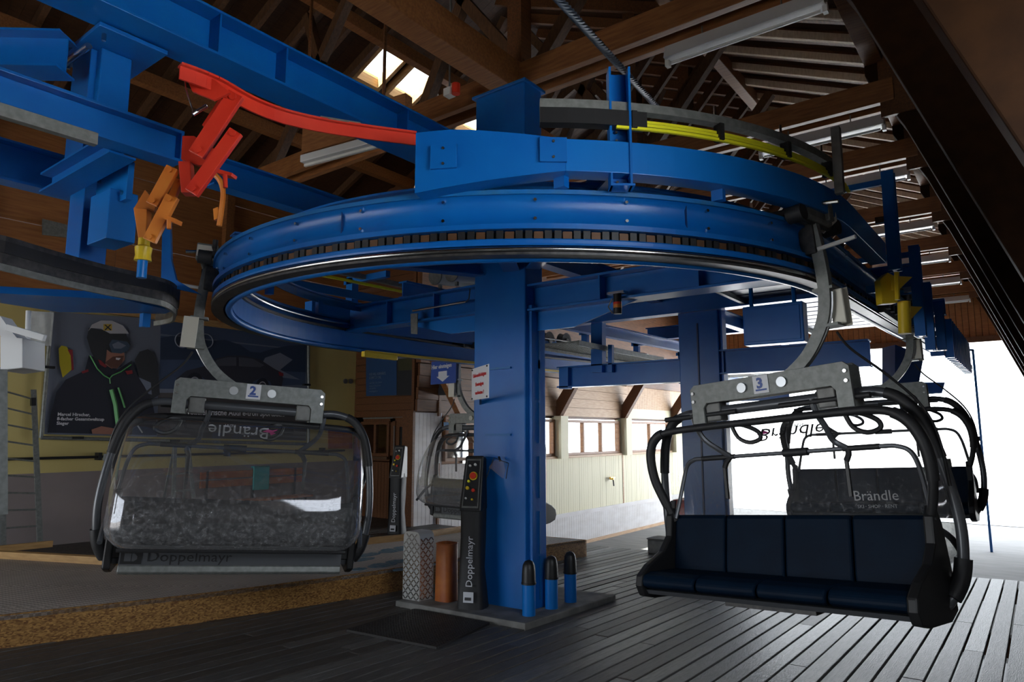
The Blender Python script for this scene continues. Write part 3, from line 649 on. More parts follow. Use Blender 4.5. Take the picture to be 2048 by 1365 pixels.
# ---- long overhead beams (left)
def along(name, x, w_, h_, z, y0, y1, label, m='blue', t=.02, cat='beam', stiff=()):
    o = thing(name, (x, (y0+y1)/2, z), label, cat); MB().ibeam((x, y0, z), (x, y1, z), w_, h_, t).build('i_beam', m, o, bevel=.003)
    for y in stiff: MB().box(x-w_/2+.01, x+w_/2-.01, y, y+.015, z-h_/2+t, z+h_/2-t).build('stiffener', m, o)
    return o
ml = along('overhead_beam', -4.56, .32, .34, 2.83, -1.5, 5.0, 'large blue overhead I-beam running from the top left corner to the blue box column', stiff=(1.0, 2.35, 2.9, 4.2))
MB().box(-4.72, -4.5, 1.4, 2.4, 3.02, 3.06).build('junction_plate', 'blue', ml); MB().bar((-4.66, 1.2, 3.09), (-4.66, 2.3, 3.09), .05, .06).build('guide_strip', 'blue', ml); MB().rod((-4.6, 2.2, 3.0), (-4.6, 2.2, 3.12), .03, 8).build('bolt', 'blue', ml)
lb_ = along('side_beam', -4.28, .16, .21, 1.815, -1.0, 2.04, 'blue I-beam coming in from the left edge and ending at the red switch', stiff=(1.0,))
MB().box(-4.36, -4.20, 2.03, 2.05, 1.71, 1.92).build('end_plate', 'blue', lb_, bevel=.003)
MB().bar((-4.22, -.6, 1.68), (-4.22, 1.55, 1.69), .05, .07).build('grey_lower_plate', 'galv', lb_)
along('rear_beam', -5.75, .16, .30, 1.93, -.6, 2.0, 'blue I-beam lower and farther back at the left edge')
along('rear_beam', -6.3, .18, .30, 2.57, 3.35, 8.0, 'blue I-beam crossing behind the copper-coloured hose, left of the ring')
# cross members and posts upper left
P1 = thing('hanger_post', (-5.0, 1.92, 1.6), 'blue hollow post with top plate under the large overhead beam', 'post')
MB().box(-5.10, -4.88, 1.78, 1.98, 1.95, 2.62).build('shaft', 'blue', P1, bevel=.01); MB().box(-5.26, -4.95, 1.74, 1.80, 1.9, 2.62).build('side_channel', 'blue', P1, bevel=.006)
MB().box(-5.34, -4.62, 1.66, 2.1, 2.62, 2.65).build('top_plate', 'blue', P1, bevel=.003)
for x_ in (-5.28, -4.7): MB().rod((x_, 1.72, 2.57), (x_, 1.72, 2.68), .014, 6).build('bolt', 'steel', P1)
P2 = thing('hanger_post', (-5.45, 2.0, 1.16), 'longer blue post hanging behind the side beam, ending above the small track', 'post')
MB().box(-5.62, -5.36, 1.92, 2.1, 1.18, 1.95).build('shaft', 'blue', P2, bevel=.006); MB().box(-5.10, -4.62, 1.9, 1.94, 1.52, 1.78).build('bolted_plate', 'blue_bright', P2, bevel=.003)
MB().box(-5.02, -4.72, 1.84, 2.02, 1.26, 1.60).build('box', 'blue_bright', P2, bevel=.006)
MB().ibeam((-5.3, 1.7, 1.70), (-4.35, 1.75, 1.76), .16, .14, .014).build('cross_arm', 'blue', P2)
for x_, z in ((-5.04, 1.73), (-5.04, 1.57), (-4.68, 1.57)): MB().rod((x_, 1.885, z), (x_, 1.9, z), .014, 6).build('bolt', 'steel', P2)
xb = thing('cross_beam', (-6, 1.0, 2.3), 'dark blue beam with bright pipe going back from the side beam at upper left', 'beam', 'cross beams upper left')
MB().ibeam((-4.95, 1.6, 2.5), (-5.8, .9, 2.5), .2, .26, .015).build('i_beam', 'blue', xb)
MB().rod((-5.47,1.622,2.498), (-4.761,1.658,2.527), .022).build('pipe', 'steel', xb, smooth=True)
# ---- red switch rail and parallelogram links
rr = thing('switch_rail', (-3.3, 2, 1.85), 'red curved switch rail running from the upper left down to the blue plate', 'rail')
top = [Vector(p) for p in [(-3.306,1.567,1.85),(-3.291,1.751,1.85),(-3.336,1.977,1.85),(-3.326,2.178,1.85),(-3.248,2.382,1.85),(-3.126,2.584,1.85),(-2.93,2.866,1.85)]]
top = smooth_pts(top, 4)
b = MB()
for i in range(len(top)-1):
    a, c = top[i], top[i+1]; f0 = i/(len(top)-1); h0 = .075; h1 = .075
    b.bar(a-Vector((0, 0, h0/2)), c-Vector((0, 0, h0/2)), .012, h0); b.bar(a, c, .06, .012)
b.build('rail', 'red', rr)
MB().bar(top[-9]+Vector((0, 0, .008)), top[-5]+Vector((0, 0, .008)), .055, .012).build('worn_strip', 'galv_dark', rr)
MB().prism([(-3.416,1.624,1.909),(-3.363,1.665,1.769),(-3.27,1.736,1.72),(-3.205,1.785,1.761),(-3.271,1.735,1.831)], (-.012, .012, 0)).build('fish_plate', 'red', rr)
MB().tube([(-3.387,1.622,1.875),(-3.369,1.636,1.764),(-3.339,1.658,1.668),(-3.333,1.663,1.633),(-3.278,1.705,1.677)], .004, 6).build('chain', 'steel', rr); MB().rod((-3.333,1.663,1.63), (-3.297,1.715,1.687), .010).build('pin', 'steel', rr)
def link(t, p0, p1, w_, fw_, m, name='link_arm', th=.03):
    a, c = Vector(p0), Vector(p1); d = (c-a).normalized(); viewn = Vector((-.6048, .7964, 0)); s = d.cross(viewn).normalized()*w_/2
    b = MB(); b.prism([a-s-d*w_*.3, c-s+d*w_*.3, c+s+d*w_*.3, a+s-d*w_*.3], viewn*th); o = b.build(name, m, t, bevel=.004)
    for q in (a, c): MB().rod(q-viewn*.012, q+viewn*(th+.02), w_*.22, 10).build('pin', m, t)
    return o
sl = thing('switch_linkage', (-3.455,1.771,1.563), 'red parallelogram linkage holding the red switch rail', 'linkage')
link(sl, (-3.277,1.843,1.783), (-3.412,1.741,1.485), .09, 3.45, 'red'); link(sl, (-3.24,1.834,1.561), (-3.392,1.718,1.259), .075, 3.42, 'red')
MB().prism([(-3.653,1.771,1.64),(-3.602,1.81,1.64),(-3.5,1.887,1.558),(-3.496,1.89,1.471),(-3.576,1.83,1.471),(-3.652,1.772,1.506)], (-.02, .02, 0)).build('pivot_plate', 'red', sl)
MB().prism([(-3.645,1.752,1.486),(-3.592,1.792,1.486),(-3.574,1.806,1.305),(-3.622,1.769,1.305)], (-.05, .05, 0)).build('lower_bracket', 'red', sl, bevel=.004)
MB().prism([(-3.371,1.835,1.4),(-3.31,1.881,1.378),(-3.314,1.878,1.361),(-3.374,1.832,1.378)], (-.03, .05, 0)).build('stop_lug', 'red', sl); MB().rod((-3.339,1.859,1.366), (-3.334,1.863,1.294), .012).build('stop_screw', 'red', sl)
MB().prism([(-3.648,1.875,1.742),(-3.574,1.932,1.909),(-3.537,1.959,1.863),(-3.61,1.904,1.706)], (-.02, .02, 0)).build('rear_link', 'red', sl)
ol = thing('switch_linkage', (-3.646,1.626,1.145), 'orange parallelogram linkage behind and below the red one', 'linkage')
link(ol, (-3.677,1.728,1.434), (-3.742,1.679,1.257), .07, 3.6, 'orange'); link(ol, (-3.618,1.71,1.251), (-3.692,1.654,1.039), .07, 3.55, 'orange'); link(ol, (-3.689,1.781,1.39), (-3.738,1.744,1.223), .04, 3.6, 'orange')
MB().prism([(-3.933,1.659,1.254),(-3.87,1.707,1.245),(-3.865,1.711,1.072),(-3.9,1.684,1.072)], (-.05, .05, 0)).build('lower_bracket', 'orange', ol, bevel=.004)
MB().prism([(-3.938,1.718,1.375),(-3.883,1.76,1.292),(-3.89,1.755,1.245),(-3.982,1.685,1.268)], (-.02, .02, 0)).build('pivot_plate', 'orange', ol)
MB().prism([(-3.583,1.674,1.145),(-3.535,1.71,1.123),(-3.539,1.708,1.101),(-3.586,1.671,1.123)], (-.03, .05, 0)).build('stop_lug', 'orange', ol); MB().rod((-3.565,1.688,1.118), (-3.562,1.69,1.068), .012).build('stop_screw', 'orange', ol)
ya = thing('drive_joint', (-3.865,1.711,0.838), 'yellow universal joint and blue shaft hanging below the orange linkage', 'joint')
c_ = Vector((-3.872,1.705,1.009)); zt = (-3.876,1.702,1.072)[2]; zm = (-3.869,1.708,0.946)[2]; zb_ = (-3.863,1.712,0.849)[2]
MB().tube([(c_.x, c_.y, zt), (c_.x, c_.y, zt-.04), (c_.x, c_.y, zt-.05), (c_.x, c_.y, zm+.03), (c_.x, c_.y, zm)], [.03, .03, .045, .04, .045], 12).build('yellow_joint', 'yellow', ya, smooth=True); MB().rod((c_.x, c_.y, zm), (c_.x, c_.y, zb_), .026).build('blue_shaft', 'blue_bright', ya, smooth=True)
hs = thing('copper_hose', (-4.121,2.27,1.508), 'bent copper-coloured hose above the grip of chair 2', 'hose')
MB().tube(smooth_pts([(-4.263,2.287,1.732),(-4.223,2.318,1.676),(-4.203,2.333,1.595),(-4.206,2.331,1.474),(-4.214,2.325,1.364)], 5), .018, 8).build('hose', 'orange', hs, smooth=True)
MB().prism([(-4.251,2.296,1.481),(-4.225,2.316,1.495),(-4.217,2.323,1.419),(-4.243,2.303,1.405)], (-.02, .02, 0)).build('bracket', 'orange', hs)
# ---- small dark storage track at the left edge
st = thing('small_track', (-4.6, 1.6, 1.0), 'small dark curved track with chain and rounded end at the left edge', 'track')
out_ = smooth_pts([(-4.689,1.135,0.985),(-4.689,1.276,0.985),(-4.831,1.578,0.985),(-4.963,1.921,0.985),(-5.025,2.211,0.985),(-5.107,2.429,0.985),(-5.354,2.629,0.985)], 4); inn = smooth_pts([(-5.354,2.629,0.985),(-5.767,2.815,0.985),(-6.097,2.825,0.985)], 4)
pth = out_[:-1]+inn
def ribbon(b, pts, o0, o1, z0, z1):
    P = []
    for i, p in enumerate(pts):
        t_ = pts[min(i+1, len(pts)-1)]-pts[max(i-1, 0)]; t_.z = 0; t_.normalize(); nn = Vector((t_.y, -t_.x, 0)); P.append((p.x, p.y, 0, -nn.x, -nn.y))
    return b.sweep([(o0, z0), (o1, z0), (o1, z1), (o0, z1)], P)
ribbon(MB(), pth, -.03, .03, 1.10, 1.13).build('top_plate', 'dark_steel', st); ribbon(MB(), pth, -.02, 0, .97, 1.03).build('lower_plate', 'dark_steel', st)
ribbon(MB(), pth, -.01, .01, .93, .97).build('rail', 'galv', st); ribbon(MB(), pth, -.03, 0, 1.03, 1.10).build('slot', 'black', st)
for i in range(0, len(out_)-1, 1):
    p = out_[i].lerp(out_[i+1], .5); MB().rod((p.x, p.y, 1.03), (p.x, p.y, 1.075), .010, 6).build('chain_roller', 'chain_brown', st)
MB().prism([(-5.724,1.462,0.96),(-6.052,1.551,0.96),(-6.176,2.112,0.96),(-5.573,2.658,0.96),(-5.386,2.627,0.96),(-5.21,2.191,0.96)], (0, 0, .05)).build('blue_pan', 'blue', st)
MB().bar((-5.002,1.823,0.98), (-5.071,2.146,0.98), .01, .05).build('blue_patch', 'blue_bright', st)
MB().box(*[v for v in ((-5.635,2.533,0.9)[0]-.03, (-5.635,2.533,0.9)[0]+.03, (-5.635,2.533,0.9)[1]-.03, (-5.635,2.533,0.9)[1]+.03, .84, .95)]).build('sensor', 'blue_bright', st)
for a_, b_ in (((-5.142,1.399,1.08), (-5.164,1.598,1.08)), ((-5.165,1.775,1.08), (-5.273,1.902,1.08))): MB().bar(a_, b_, .02, .03).build('white_lever', 'white_paint', st)
wp_ = thing('curved_side_plate', (-5.4, 3.0, 1.3), 'blue upright plate with scooped edge left of the grip of chair 2', 'plate')
MB().prism([(-5.333,2.479,1.539),(-5.29,2.512,1.661),(-5.267,2.53,1.338),(-5.227,2.56,1.178),(-5.073,2.677,1.067),(-5.261,2.534,1.118),(-5.32,2.489,1.178)], (-.03, .03, 0)).build('plate', 'blue', wp_)
# white machinery bottom left edge
wm = thing('white_gate_arm', (-5.496,1.602,0.557), 'white folded steel gate mechanism at the left edge below the small track', 'machine')
MB().prism([(-5.558,1.555,0.653),(-5.432,1.651,0.639),(-5.417,1.662,0.434),(-5.539,1.57,0.414)], (-.2, .2, 0)).build('housing', 'white_paint', wm, bevel=.006)
MB().prism([(-5.569,1.547,0.791),(-5.507,1.594,0.694),(-5.428,1.653,0.591),(-5.558,1.555,0.653)], (-.1, .1, 0)).build('sloping_cover', 'white_paint', wm)
MB().bar((-5.404,1.546,0.696), (-5.197,1.704,0.622), .03, .045).build('arm', 'white_paint', wm, bevel=.004)
MB().prism([(-5.901,1.797,0.811),(-5.884,1.81,0.897),(-5.747,1.914,0.886),(-5.747,1.914,0.635),(-5.889,1.806,0.642)], (-.02, .02, 0)).build('back_plate', 'galv_dark', wm)
MB().rod((-5.769,1.771,0.879), (-5.756,1.781,0.63), .018).build('pipe', 'white_paint', wm, smooth=True)
solo(MB().bar((-5.529,1.577,0.421), (-5.453,1.635,-0.536), .05, .05, (0, 1, 0)), 'grey_post', 'galv', 'slim bright grey post at the very left edge, standing in front of the ladder', 'post')

# ================================================================ CHAIRS  (built once, copied with their parts)
def L(x, y, z): return (-x, y, z+2.2)          # x outwards from the loop, y the way the chair faces, z from the grip
def LP(pts): return [L(*p) for p in pts]
XC = -.45
def make_chair():
    t = bpy.data.objects.new('chairlift_chair', None); COL.objects.link(t); BASE[t.name] = (0, 0, 0)
    # grip and hanger arm
    MB().box(-.10, .22, -.17, .17, 2.40, 2.50).build('grip_body', 'galv_dark', t, bevel=.02)
    MB().box(-.06, .10, -.26, .26, 2.43, 2.475).build('grip_arm', 'dark_steel', t, bevel=.01)
    MB().prism([(-.12, -.19, 2.44), (-.12, -.19, 2.53), (-.02, -.19, 2.53), (.02, -.19, 2.44), (-.02, -.19, 2.38)], (0, .02, 0)).build('grip_plate', 'box_cream', t, bevel=.004)
    MB().tube([(.12, -.18, 2.50), (.16, -.10, 2.56), (.2, .05, 2.52), (.18, .12, 2.40)], .010, 6).build('grip_cable', 'black', t)
    MB().box(-.05, .05, -.04, .04, 2.20, 2.42).build('grip_neck', 'dark_steel', t, bevel=.008)
    for yy in (-.12, .12): MB().rod((.0, yy, 2.50), (.0, yy, 2.60), .022, 10).build('spring_stud', 'dark_steel', t)
    MB().box(-.13, .03, -.13, -.06, 2.42, 2.56).build('grip_jaw', 'galv', t, bevel=.01)
    MB().rod((-.05, -.26, 2.42), (-.05, .26, 2.42), .03).build('grip_roller_shaft', 'dark_steel', t)
    for y in (-.24, .24): MB().rod((-.10, y, 2.42), (0.0, y, 2.42), .055, 16).build('roller', 'rubber', t, smooth=True)
    MB().rod((.13, 0, 2.46), (.30, 0, 2.44), .045, 14).build('grip_wheel', 'rubber', t, smooth=True)
    MB().tube([(-.22, 0, 2.50), (-.10, .02, 2.52), (.06, .0, 2.5)], .014, 8).build('spring_lever', 'steel', t)
    arm = smooth_pts(LP([(.03, 0, .22), (.05, 0, .0), (.055, 0, -.22), (.03, 0, -.40), (-.03, 0, -.53), (-.13, 0, -.66), (-.27, 0, -.76), (-.36, 0, -.79)]), 4)
    b = MB()
    for a, c in zip(arm[:-1], arm[1:]): e = (c-a)*.06; b.bar(a-e, c+e, .075, .05, (0, 1, 0))
    b.build('hanger_arm', 'galv', t)
    MB().tube([p+Vector((-.042, .0, 0)) for p in arm[9:-1]], .008, 6).build('arm_edge_strip', 'alu', t)
    eb = MB().box(.015, .105, -.085, -.028, 1.72, 1.95).build('enclosure', 'box_cream', t, bevel=.008) ; MB().box(.005, .115, -.09, -.085, 1.71, 1.96).build('lid', 'box_cream', eb, bevel=.003)
    eb.location.x -= .16
    for z in (1.72, 1.96): MB().bar(L(.11, -.03, z-2.2), L(-.02, -.03, z-2.2), .11, .018).build('clamp', 'galv', t)
    MB().rod(L(.06, .03, .02), L(.30, .03, .03), .014, 8).build('white_rod', 'white_plastic', t)
    # cross beam
    bm_ = [(-.98, -.70), (.10, -.66), (.15, -.70), (.165, -.98), (.05, -.98), (.045, -.90), (.02, -.84), (-.88, -.84), (-.905, -.90), (-.905, -1.0), (-1.0, -1.0), (-1.0, -.72)]
    q = [(-.96, -.73), (.12, -.73), (.155, -.76), (.155, -1.01), (.055, -1.01), (.055, -.90), (.03, -.87), (-.93+.06, -.87), (-.895, -.90), (-.895, -1.01), (-.995, -1.01), (-.995, -.76)]
    for y0 in (-.075, .055):
        MB().prism(LP([(x, y0, z) for x, z in q]), (0, .02, 0)).build('cross_beam_plate', 'galv', t, bevel=.002)
    MB().prism(LP([(x, -.055, z) for x, z in [(-.94, -.74), (.10, -.74), (.10, -.85), (-.94, -.85)]]), (0, .11, 0)).build('cross_beam_core', 'galv_dark', t)
    for x in (-.57, -.28):
        for s in (-1, 1): MB().rod(L(x, s*.073, -.80), L(x, s*.093, -.80), .034, 16).build('pivot_bolt', 'alu', t, smooth=True)
    for x in (-.97, .13):
        for z in (-.79, -.85):
            for s in (-1, 1): MB().rod(L(x, s*.073, z), L(x, s*.088, z), .012, 8).build('bolt', 'steel', t)
    for x in (-.84, -.02): MB().box(-x-.06, -x+.06, -.05, .05, 1.20, 1.33).build('pivot_bracket', 'galv_dark', t, bevel=.01)
    MB().rod(L(-1.0, 0, -.93), L(.16, 0, -.93), .036, 14).build('top_tube', 'tube_grey', t, smooth=True)
    for s in (-1, 1):
        MB().box(.43-.055, .43+.055, min(s*.078, s*.082), max(s*.078, s*.082), 1.345, 1.465).build('number_plate', 'sign_white', t)
    # main frame: two side loops running down behind the seat
    def side(s):
        hw = 1.0
        P = [(s*.55, 0, -.93), (s*.66, 0, -.925), (s*.80, -.01, -.97), (s*.90, -.03, -1.10), (s*.955, -.05, -1.30), (s*.985, -.07, -1.52), (s*.995, -.08, -1.75), (s*.965, -.06, -1.98), (s*.90, .0, -2.12), (s*.86, .10, -2.16)]
        return smooth_pts([L(XC+x, y-.03, z) for x, y, z in P], 5)
    for s in (-1, 1):
        P = side(s); MB().tube(P, [.030]*len(P), 10).build('side_frame', 'tube_grey', t, smooth=True)
        MB().tube(P[8:22], .036, 10).build('frame_padding', 'pad', t, smooth=True)
        MB().tube(P[33:40], .045, 10).build('frame_sleeve', 'pad', t, smooth=True)
    # seat shell, cushions
    SIDE = [(-.06, -1.62), (-.02, -1.60), (.03, -1.66), (.06, -1.80), (.16, -1.90), (.34, -1.97), (.43, -2.03), (.45, -2.10), (.42, -2.17), (.30, -2.20), (.0, -2.22), (-.12, -2.18), (-.13, -1.95), (-.10, -1.70)]
    for s in (-1, 1):
        x0 = XC+s*.885
        MB().prism(LP([(x0-s*.03, y, z) for y, z in SIDE]), (-s*.055, 0, 0)).build('side_shell', 'black', t, bevel=.012)
    nw = 1.74/4
    for k in range(4):
        xa = XC-.87+nw*k
        def cush(p0, p1, th, name):   # slab between two y,z lines
            (ya, za), (yb, zb) = p0, p1; d = Vector((0, yb-ya, zb-za)).normalized(); n_ = Vector((0, -d.z, d.y))*th
            b = MB(); x1, x2 = xa+.008, xa+nw-.008
            A = [Vector(L(x1, ya, za)), Vector(L(x2, ya, za)), Vector(L(x2, yb, zb)), Vector(L(x1, yb, zb))]
            b.hexa(A, [p+n_ for p in A]); return b.build(name, 'cushion', t, bevel=.022)
        cush((-.06, -1.64), (.02, -2.08), .07, 'back_cushion') if False else None
        b = MB(); b.prism([L(xa+.006, y, z) for y, z in [(-.085, -1.67), (-.05, -1.655), (-.02, -1.68), (.05, -2.0), (.055, -2.06), (-.02, -2.08)]], (-(nw-.012), 0, 0)); b.build('back_cushion', 'cushion', t, bevel=.014)
        b = MB(); b.prism([L(xa+.008, y, z) for y, z in [(.03, -2.03), (.34, -2.015), (.41, -2.03), (.435, -2.065), (.43, -2.10), (.39, -2.12), (.03, -2.11)]], (-(nw-.016), 0, 0)); b.build('seat_cushion', 'cushion', t, bevel=.014)
    MB().prism([L(XC-.86, y, z) for y, z in [(-.10, -1.69), (-.085, -1.66), (-.07, -1.70), (-.02, -2.10), (-.09, -2.10)]], (-1.72, 0, 0)).build('back_shell', 'black', t)
    MB().prism([L(XC-.87, y, z) for y, z in [(-.06, -2.11), (.40, -2.13), (.38, -2.16), (-.05, -2.15)]], (-1.74, 0, 0)).build('seat_pan', 'tube_grey', t)
    MB().box(-XC-.3, -XC+.3, .1, .3, .0, .05).build('mounting_rail', 'dark_steel', t)
    MB().box(-XC-.80, -XC+.80, -.15, -.13, .03, .20).build('rear_panel', 'tube_grey', t)
    MB().prism([L(XC-.80, y, z) for y, z in [(-.17, -2.19), (-.16, -2.15), (-.135, -2.13), (-.11, -2.13), (-.11, -2.21), (-.15, -2.21)]], (-1.60, 0, 0)).build('rear_sill', 'galv', t, bevel=.006)
    lg = text('maker_lettering', 'Doppelmayr', .105, L(XC+.62, -.152, -2.115), (1, 0, 0), (0, 0, 1), 'black', t, sx=1.12)
    MB().box(-XC-.79, -XC-.65, -.153, -.151, .065, .155).build('maker_emblem', 'black', t); MB().box(-XC-.765, -XC-.72, -.155, -.153, .085, .14).build('maker_emblem', 'tube_grey', t); MB().prism([(-XC-.715, -.155, .14), (-XC-.70, -.155, .14), (-XC-.68, -.155, .12), (-XC-.68, -.155, .10), (-XC-.70, -.155, .085), (-XC-.715, -.155, .085)], (0, .002, 0)).build('maker_emblem', 'tube_grey', t)
    # bubble
    prof = [(.06, -1.045, .74, .02), (.02, -1.05, .80, .03), (-.08, -1.07, .85, .06), (-.22, -1.14, .875, .12), (-.36, -1.27, .89, .18), (-.46, -1.43, .90, .20), (-.52, -1.60, .905, .22), (-.54, -1.76, .905, .22), (-.53, -1.86, .90, .20), (-.49, -1.93, .87, .17), (-.42, -1.98, .82, .12), (-.33, -2.005, .78, .06)]
    PP = smooth_pts([(p[0], p[1], 0) for p in prof], 3); WW = smooth_pts([(p[2], p[3], 0) for p in prof], 3)
    vs = []; fs = []; nv = 25
    for p, w_ in zip(PP, WW):
        hw, r = w_.x, max(.02, w_.y)
        for k in range(nv):
            if k < 6: a = pi/2*(1-k/5); x = -hw+r-r*sin(a); y = r*(1-cos(a))
            elif k >= nv-6: a = pi/2*(k-(nv-6))/5; x = hw-r+r*sin(a); y = r*(1-cos(a))
            else: x = -hw+r+(2*hw-2*r)*(k-5)/(nv-11); y = 0
            vs.append(L(XC+x, p.x+y, p.y))
        ye = max(p.x+r, -.06+min(0, (p.y+1.9))*1.2); e0 = [L(XC-hw, p.x+r+(ye-p.x-r)*f, p.y) for f in (1, .5)]; e1 = [L(XC+hw, p.x+r+(ye-p.x-r)*f, p.y) for f in (.5, 1)]
        vs[-nv:] = e0+vs[-nv:]+e1
    n_ = len(PP); nv += 4
    for i in range(n_-1):
        for k in range(nv-1): fs.append((i*nv+k, i*nv+k+1, (i+1)*nv+k+1, (i+1)*nv+k))
    b = MB(); b.add(vs, fs); bu = b.build('bubble', 'bubble', t, smooth=True); bu.data.shade_smooth()
    # bubble hoop with foam padding, pivots at the top corners of the backrest
    hp = smooth_pts(LP([(XC-.86, -.02, -1.70), (XC-.91, .02, -1.55), (XC-.955, .06, -1.38), (XC-.955, .08, -1.20), (XC-.90, .08, -1.09), (XC-.78, .07, -1.045), (XC-.4, .06, -1.035), (XC, .06, -1.035), (XC+.4, .06, -1.035), (XC+.72, .07, -1.045), (XC+.87, .08, -1.11), (XC+.945, .08, -1.25), (XC+.955, .06, -1.42), (XC+.92, .02, -1.58), (XC+.87, -.02, -1.70)]), 4)
    MB().tube(hp, .026, 10).build('bubble_hoop', 'pad', t, smooth=True); MB().tube(hp[3:20], .036, 10).build('hoop_padding', 'pad', t, smooth=True); MB().tube(hp[38:50], .034, 10).build('hoop_padding', 'pad', t, smooth=True)
    for s in (-1, 1):   # side struts of the bubble
        MB().tube(smooth_pts(LP([(XC+s*.87, -.02, -1.70), (XC+s*.91, -.2, -1.80), (XC+s*.90, -.40, -1.95)]), 4), .018, 8).build('bubble_strut', 'tube_grey', t, smooth=True)
    b = MB(); b.tube([L(XC+x, -.33, -2.01) for x in (-.80, 0, .80)], .016, 8); b.build('bubble_edge', 'pad', t)
    # safety bar, foot pegs
    sb = smooth_pts(LP([(XC-.84, 0, -1.68), (XC-.82, -.04, -1.56), (XC-.79, -.08, -1.40), (XC-.76, -.10, -1.30), (XC-.70, -.10, -1.262), (XC-.60, -.10, -1.255), (XC, -.10, -1.255), (XC+.62, -.10, -1.255), (XC+.74, -.10, -1.262), (XC+.81, -.10, -1.30), (XC+.85, -.08, -1.40), (XC+.88, -.04, -1.56), (XC+.90, 0, -1.68)]), 4)
    MB().tube(sb, .015, 8).build('safety_bar', 'tube_grey', t, smooth=True)
    MB().rod(L(XC+.02, -.10, -1.255), L(XC+.19, -.10, -1.255), .027, 12).build('bar_sleeve', 'pad', t, smooth=True)
    for a, c in ((-.62, -.35), (.42, .64)): MB().rod(L(XC+a, -.10, -1.255), L(XC+c, -.10, -1.255), .019, 10).build('bar_sleeve', 'pad', t, smooth=True)
    for x0, x1, xb in ((-1.02, -.83, -.89), (-.12, .0, -.02)):
        MB().tube(smooth_pts(LP([(x0, .04, -.93), (x0+.01, .02, -1.02), (x0+.04, -.02, -1.12), (x1-.07, -.07, -1.20), (x1, -.10, -1.255)]), 4), .019, 8).build('bar_hanger', 'tube_grey', t, smooth=True)
        MB().tube([L(x1, -.10, -1.255), L(xb+.02, -.10, -1.29), L(xb, -.10, -1.33)], .020, 8).build('peg_joint', 'pad', t, smooth=True)
        MB().bar(L(xb, -.10, -1.31), L(xb-.005, -.10, -1.55), .024, .020, (0, 1, 0)).build('foot_peg', 'black', t, bevel=.003)
    for xa, xb in ((-1.26, -.66), (-.34, .24)): MB().rod(L(xa, .04, -.95), L(xb, .04, -.95), .019, 10).build('foot_rest', 'pad', t, smooth=True)
    for x0 in (-.68, .10):   # plastic hooks hanging from the hoop
        P = smooth_pts(LP([(x0-.02, .06, -1.04), (x0+.01, .04, -1.13), (x0+.08, .02, -1.17), (x0+.15, .0, -1.15), (x0+.14, .0, -1.10), (x0+.06, .04, -1.05), (x0-.01, .05, -1.04)]), 4)
        MB().tube(P, .015, 6).build('hook_loop', 'black', t, smooth=True)
    # cable
    MB().tube(smooth_pts(LP([(.06, -.06, -.52), (.13, -.05, -.64), (.30, -.06, -.82), (.46, -.06, -1.02), (.53, -.06, -1.22), (.545, -.06, -1.5)]), 5), .008, 6).build('cable', 'black', t)
    MB().box(-.56, -.53, -.10, -.08, .80, .85).build('cable_clip', 'galv', t)
    # print on the bubble near the hoop (upside down because the bubble is raised)
    return t
def place(t, ox, oy, ang, roll, zg):
    rad = Vector((cos(ang), sin(ang), 0)); fac = Vector((sin(ang), -cos(ang), 0)); Z = Vector((0, 0, 1))
    X = -(rad*cos(roll)+Z*sin(roll)); Zc = -rad*sin(roll)+Z*cos(roll)
    m = Matrix((X, fac, Zc)).transposed().to_4x4(); o = Vector((ox, oy, zg+Z0))-Zc*2.2
    t.matrix_world = Matrix.Translation(o) @ m
ch3 = make_chair(); tag(ch3, 'four-seat chair number 3 with navy cushions facing us, bubble raised behind it', 'chairlift chair', 'chairs hanging on the loop')
ch2 = copy_tree(ch3); tag(ch2, 'chair number 2 at left, seen from behind through its clear bubble', 'chairlift chair', 'chairs hanging on the loop')
ch1 = copy_tree(ch3); tag(ch1, 'small distant chair half hidden behind the blue column, seen from the side', 'chairlift chair', 'chairs hanging on the loop')
ch4 = copy_tree(ch3); tag(ch4, 'chair number 4 hanging just behind chair 3', 'chairlift chair', 'chairs hanging on the loop')
place(ch3, -1.073, 4.658, radians(-12.2), .088, 1.15)
place(ch2, -5.292, 2.874, radians(-122), .069, 1.15)
place(ch1, -6.6, 7.45, pi, 0.0, 1.0)
place(ch4, -1.10, 8.75, 0, .05, 1.28)
def numbering(t, ch, sides):
    for s in sides:
        if s > 0: text('number', ch, .095, (.43+.03, .0835, 1.382), (-1, 0, 0), (0, 0, 1), 'sign_blue', t, bold=.004)
        else: text('number', ch, .095, (.43-.03, -.0835, 1.382), (1, 0, 0), (0, 0, 1), 'sign_blue', t, bold=.004)
        MB().box(.43-.04, .43+.04, s*.0825-.0012, s*.0825+.0012, 1.362, 1.374).build('number_underline', 'sign_blue', t)
numbering(ch3, '3', (1, -1)); numbering(ch2, '2', (1, -1)); numbering(ch4, '4', (1, -1))
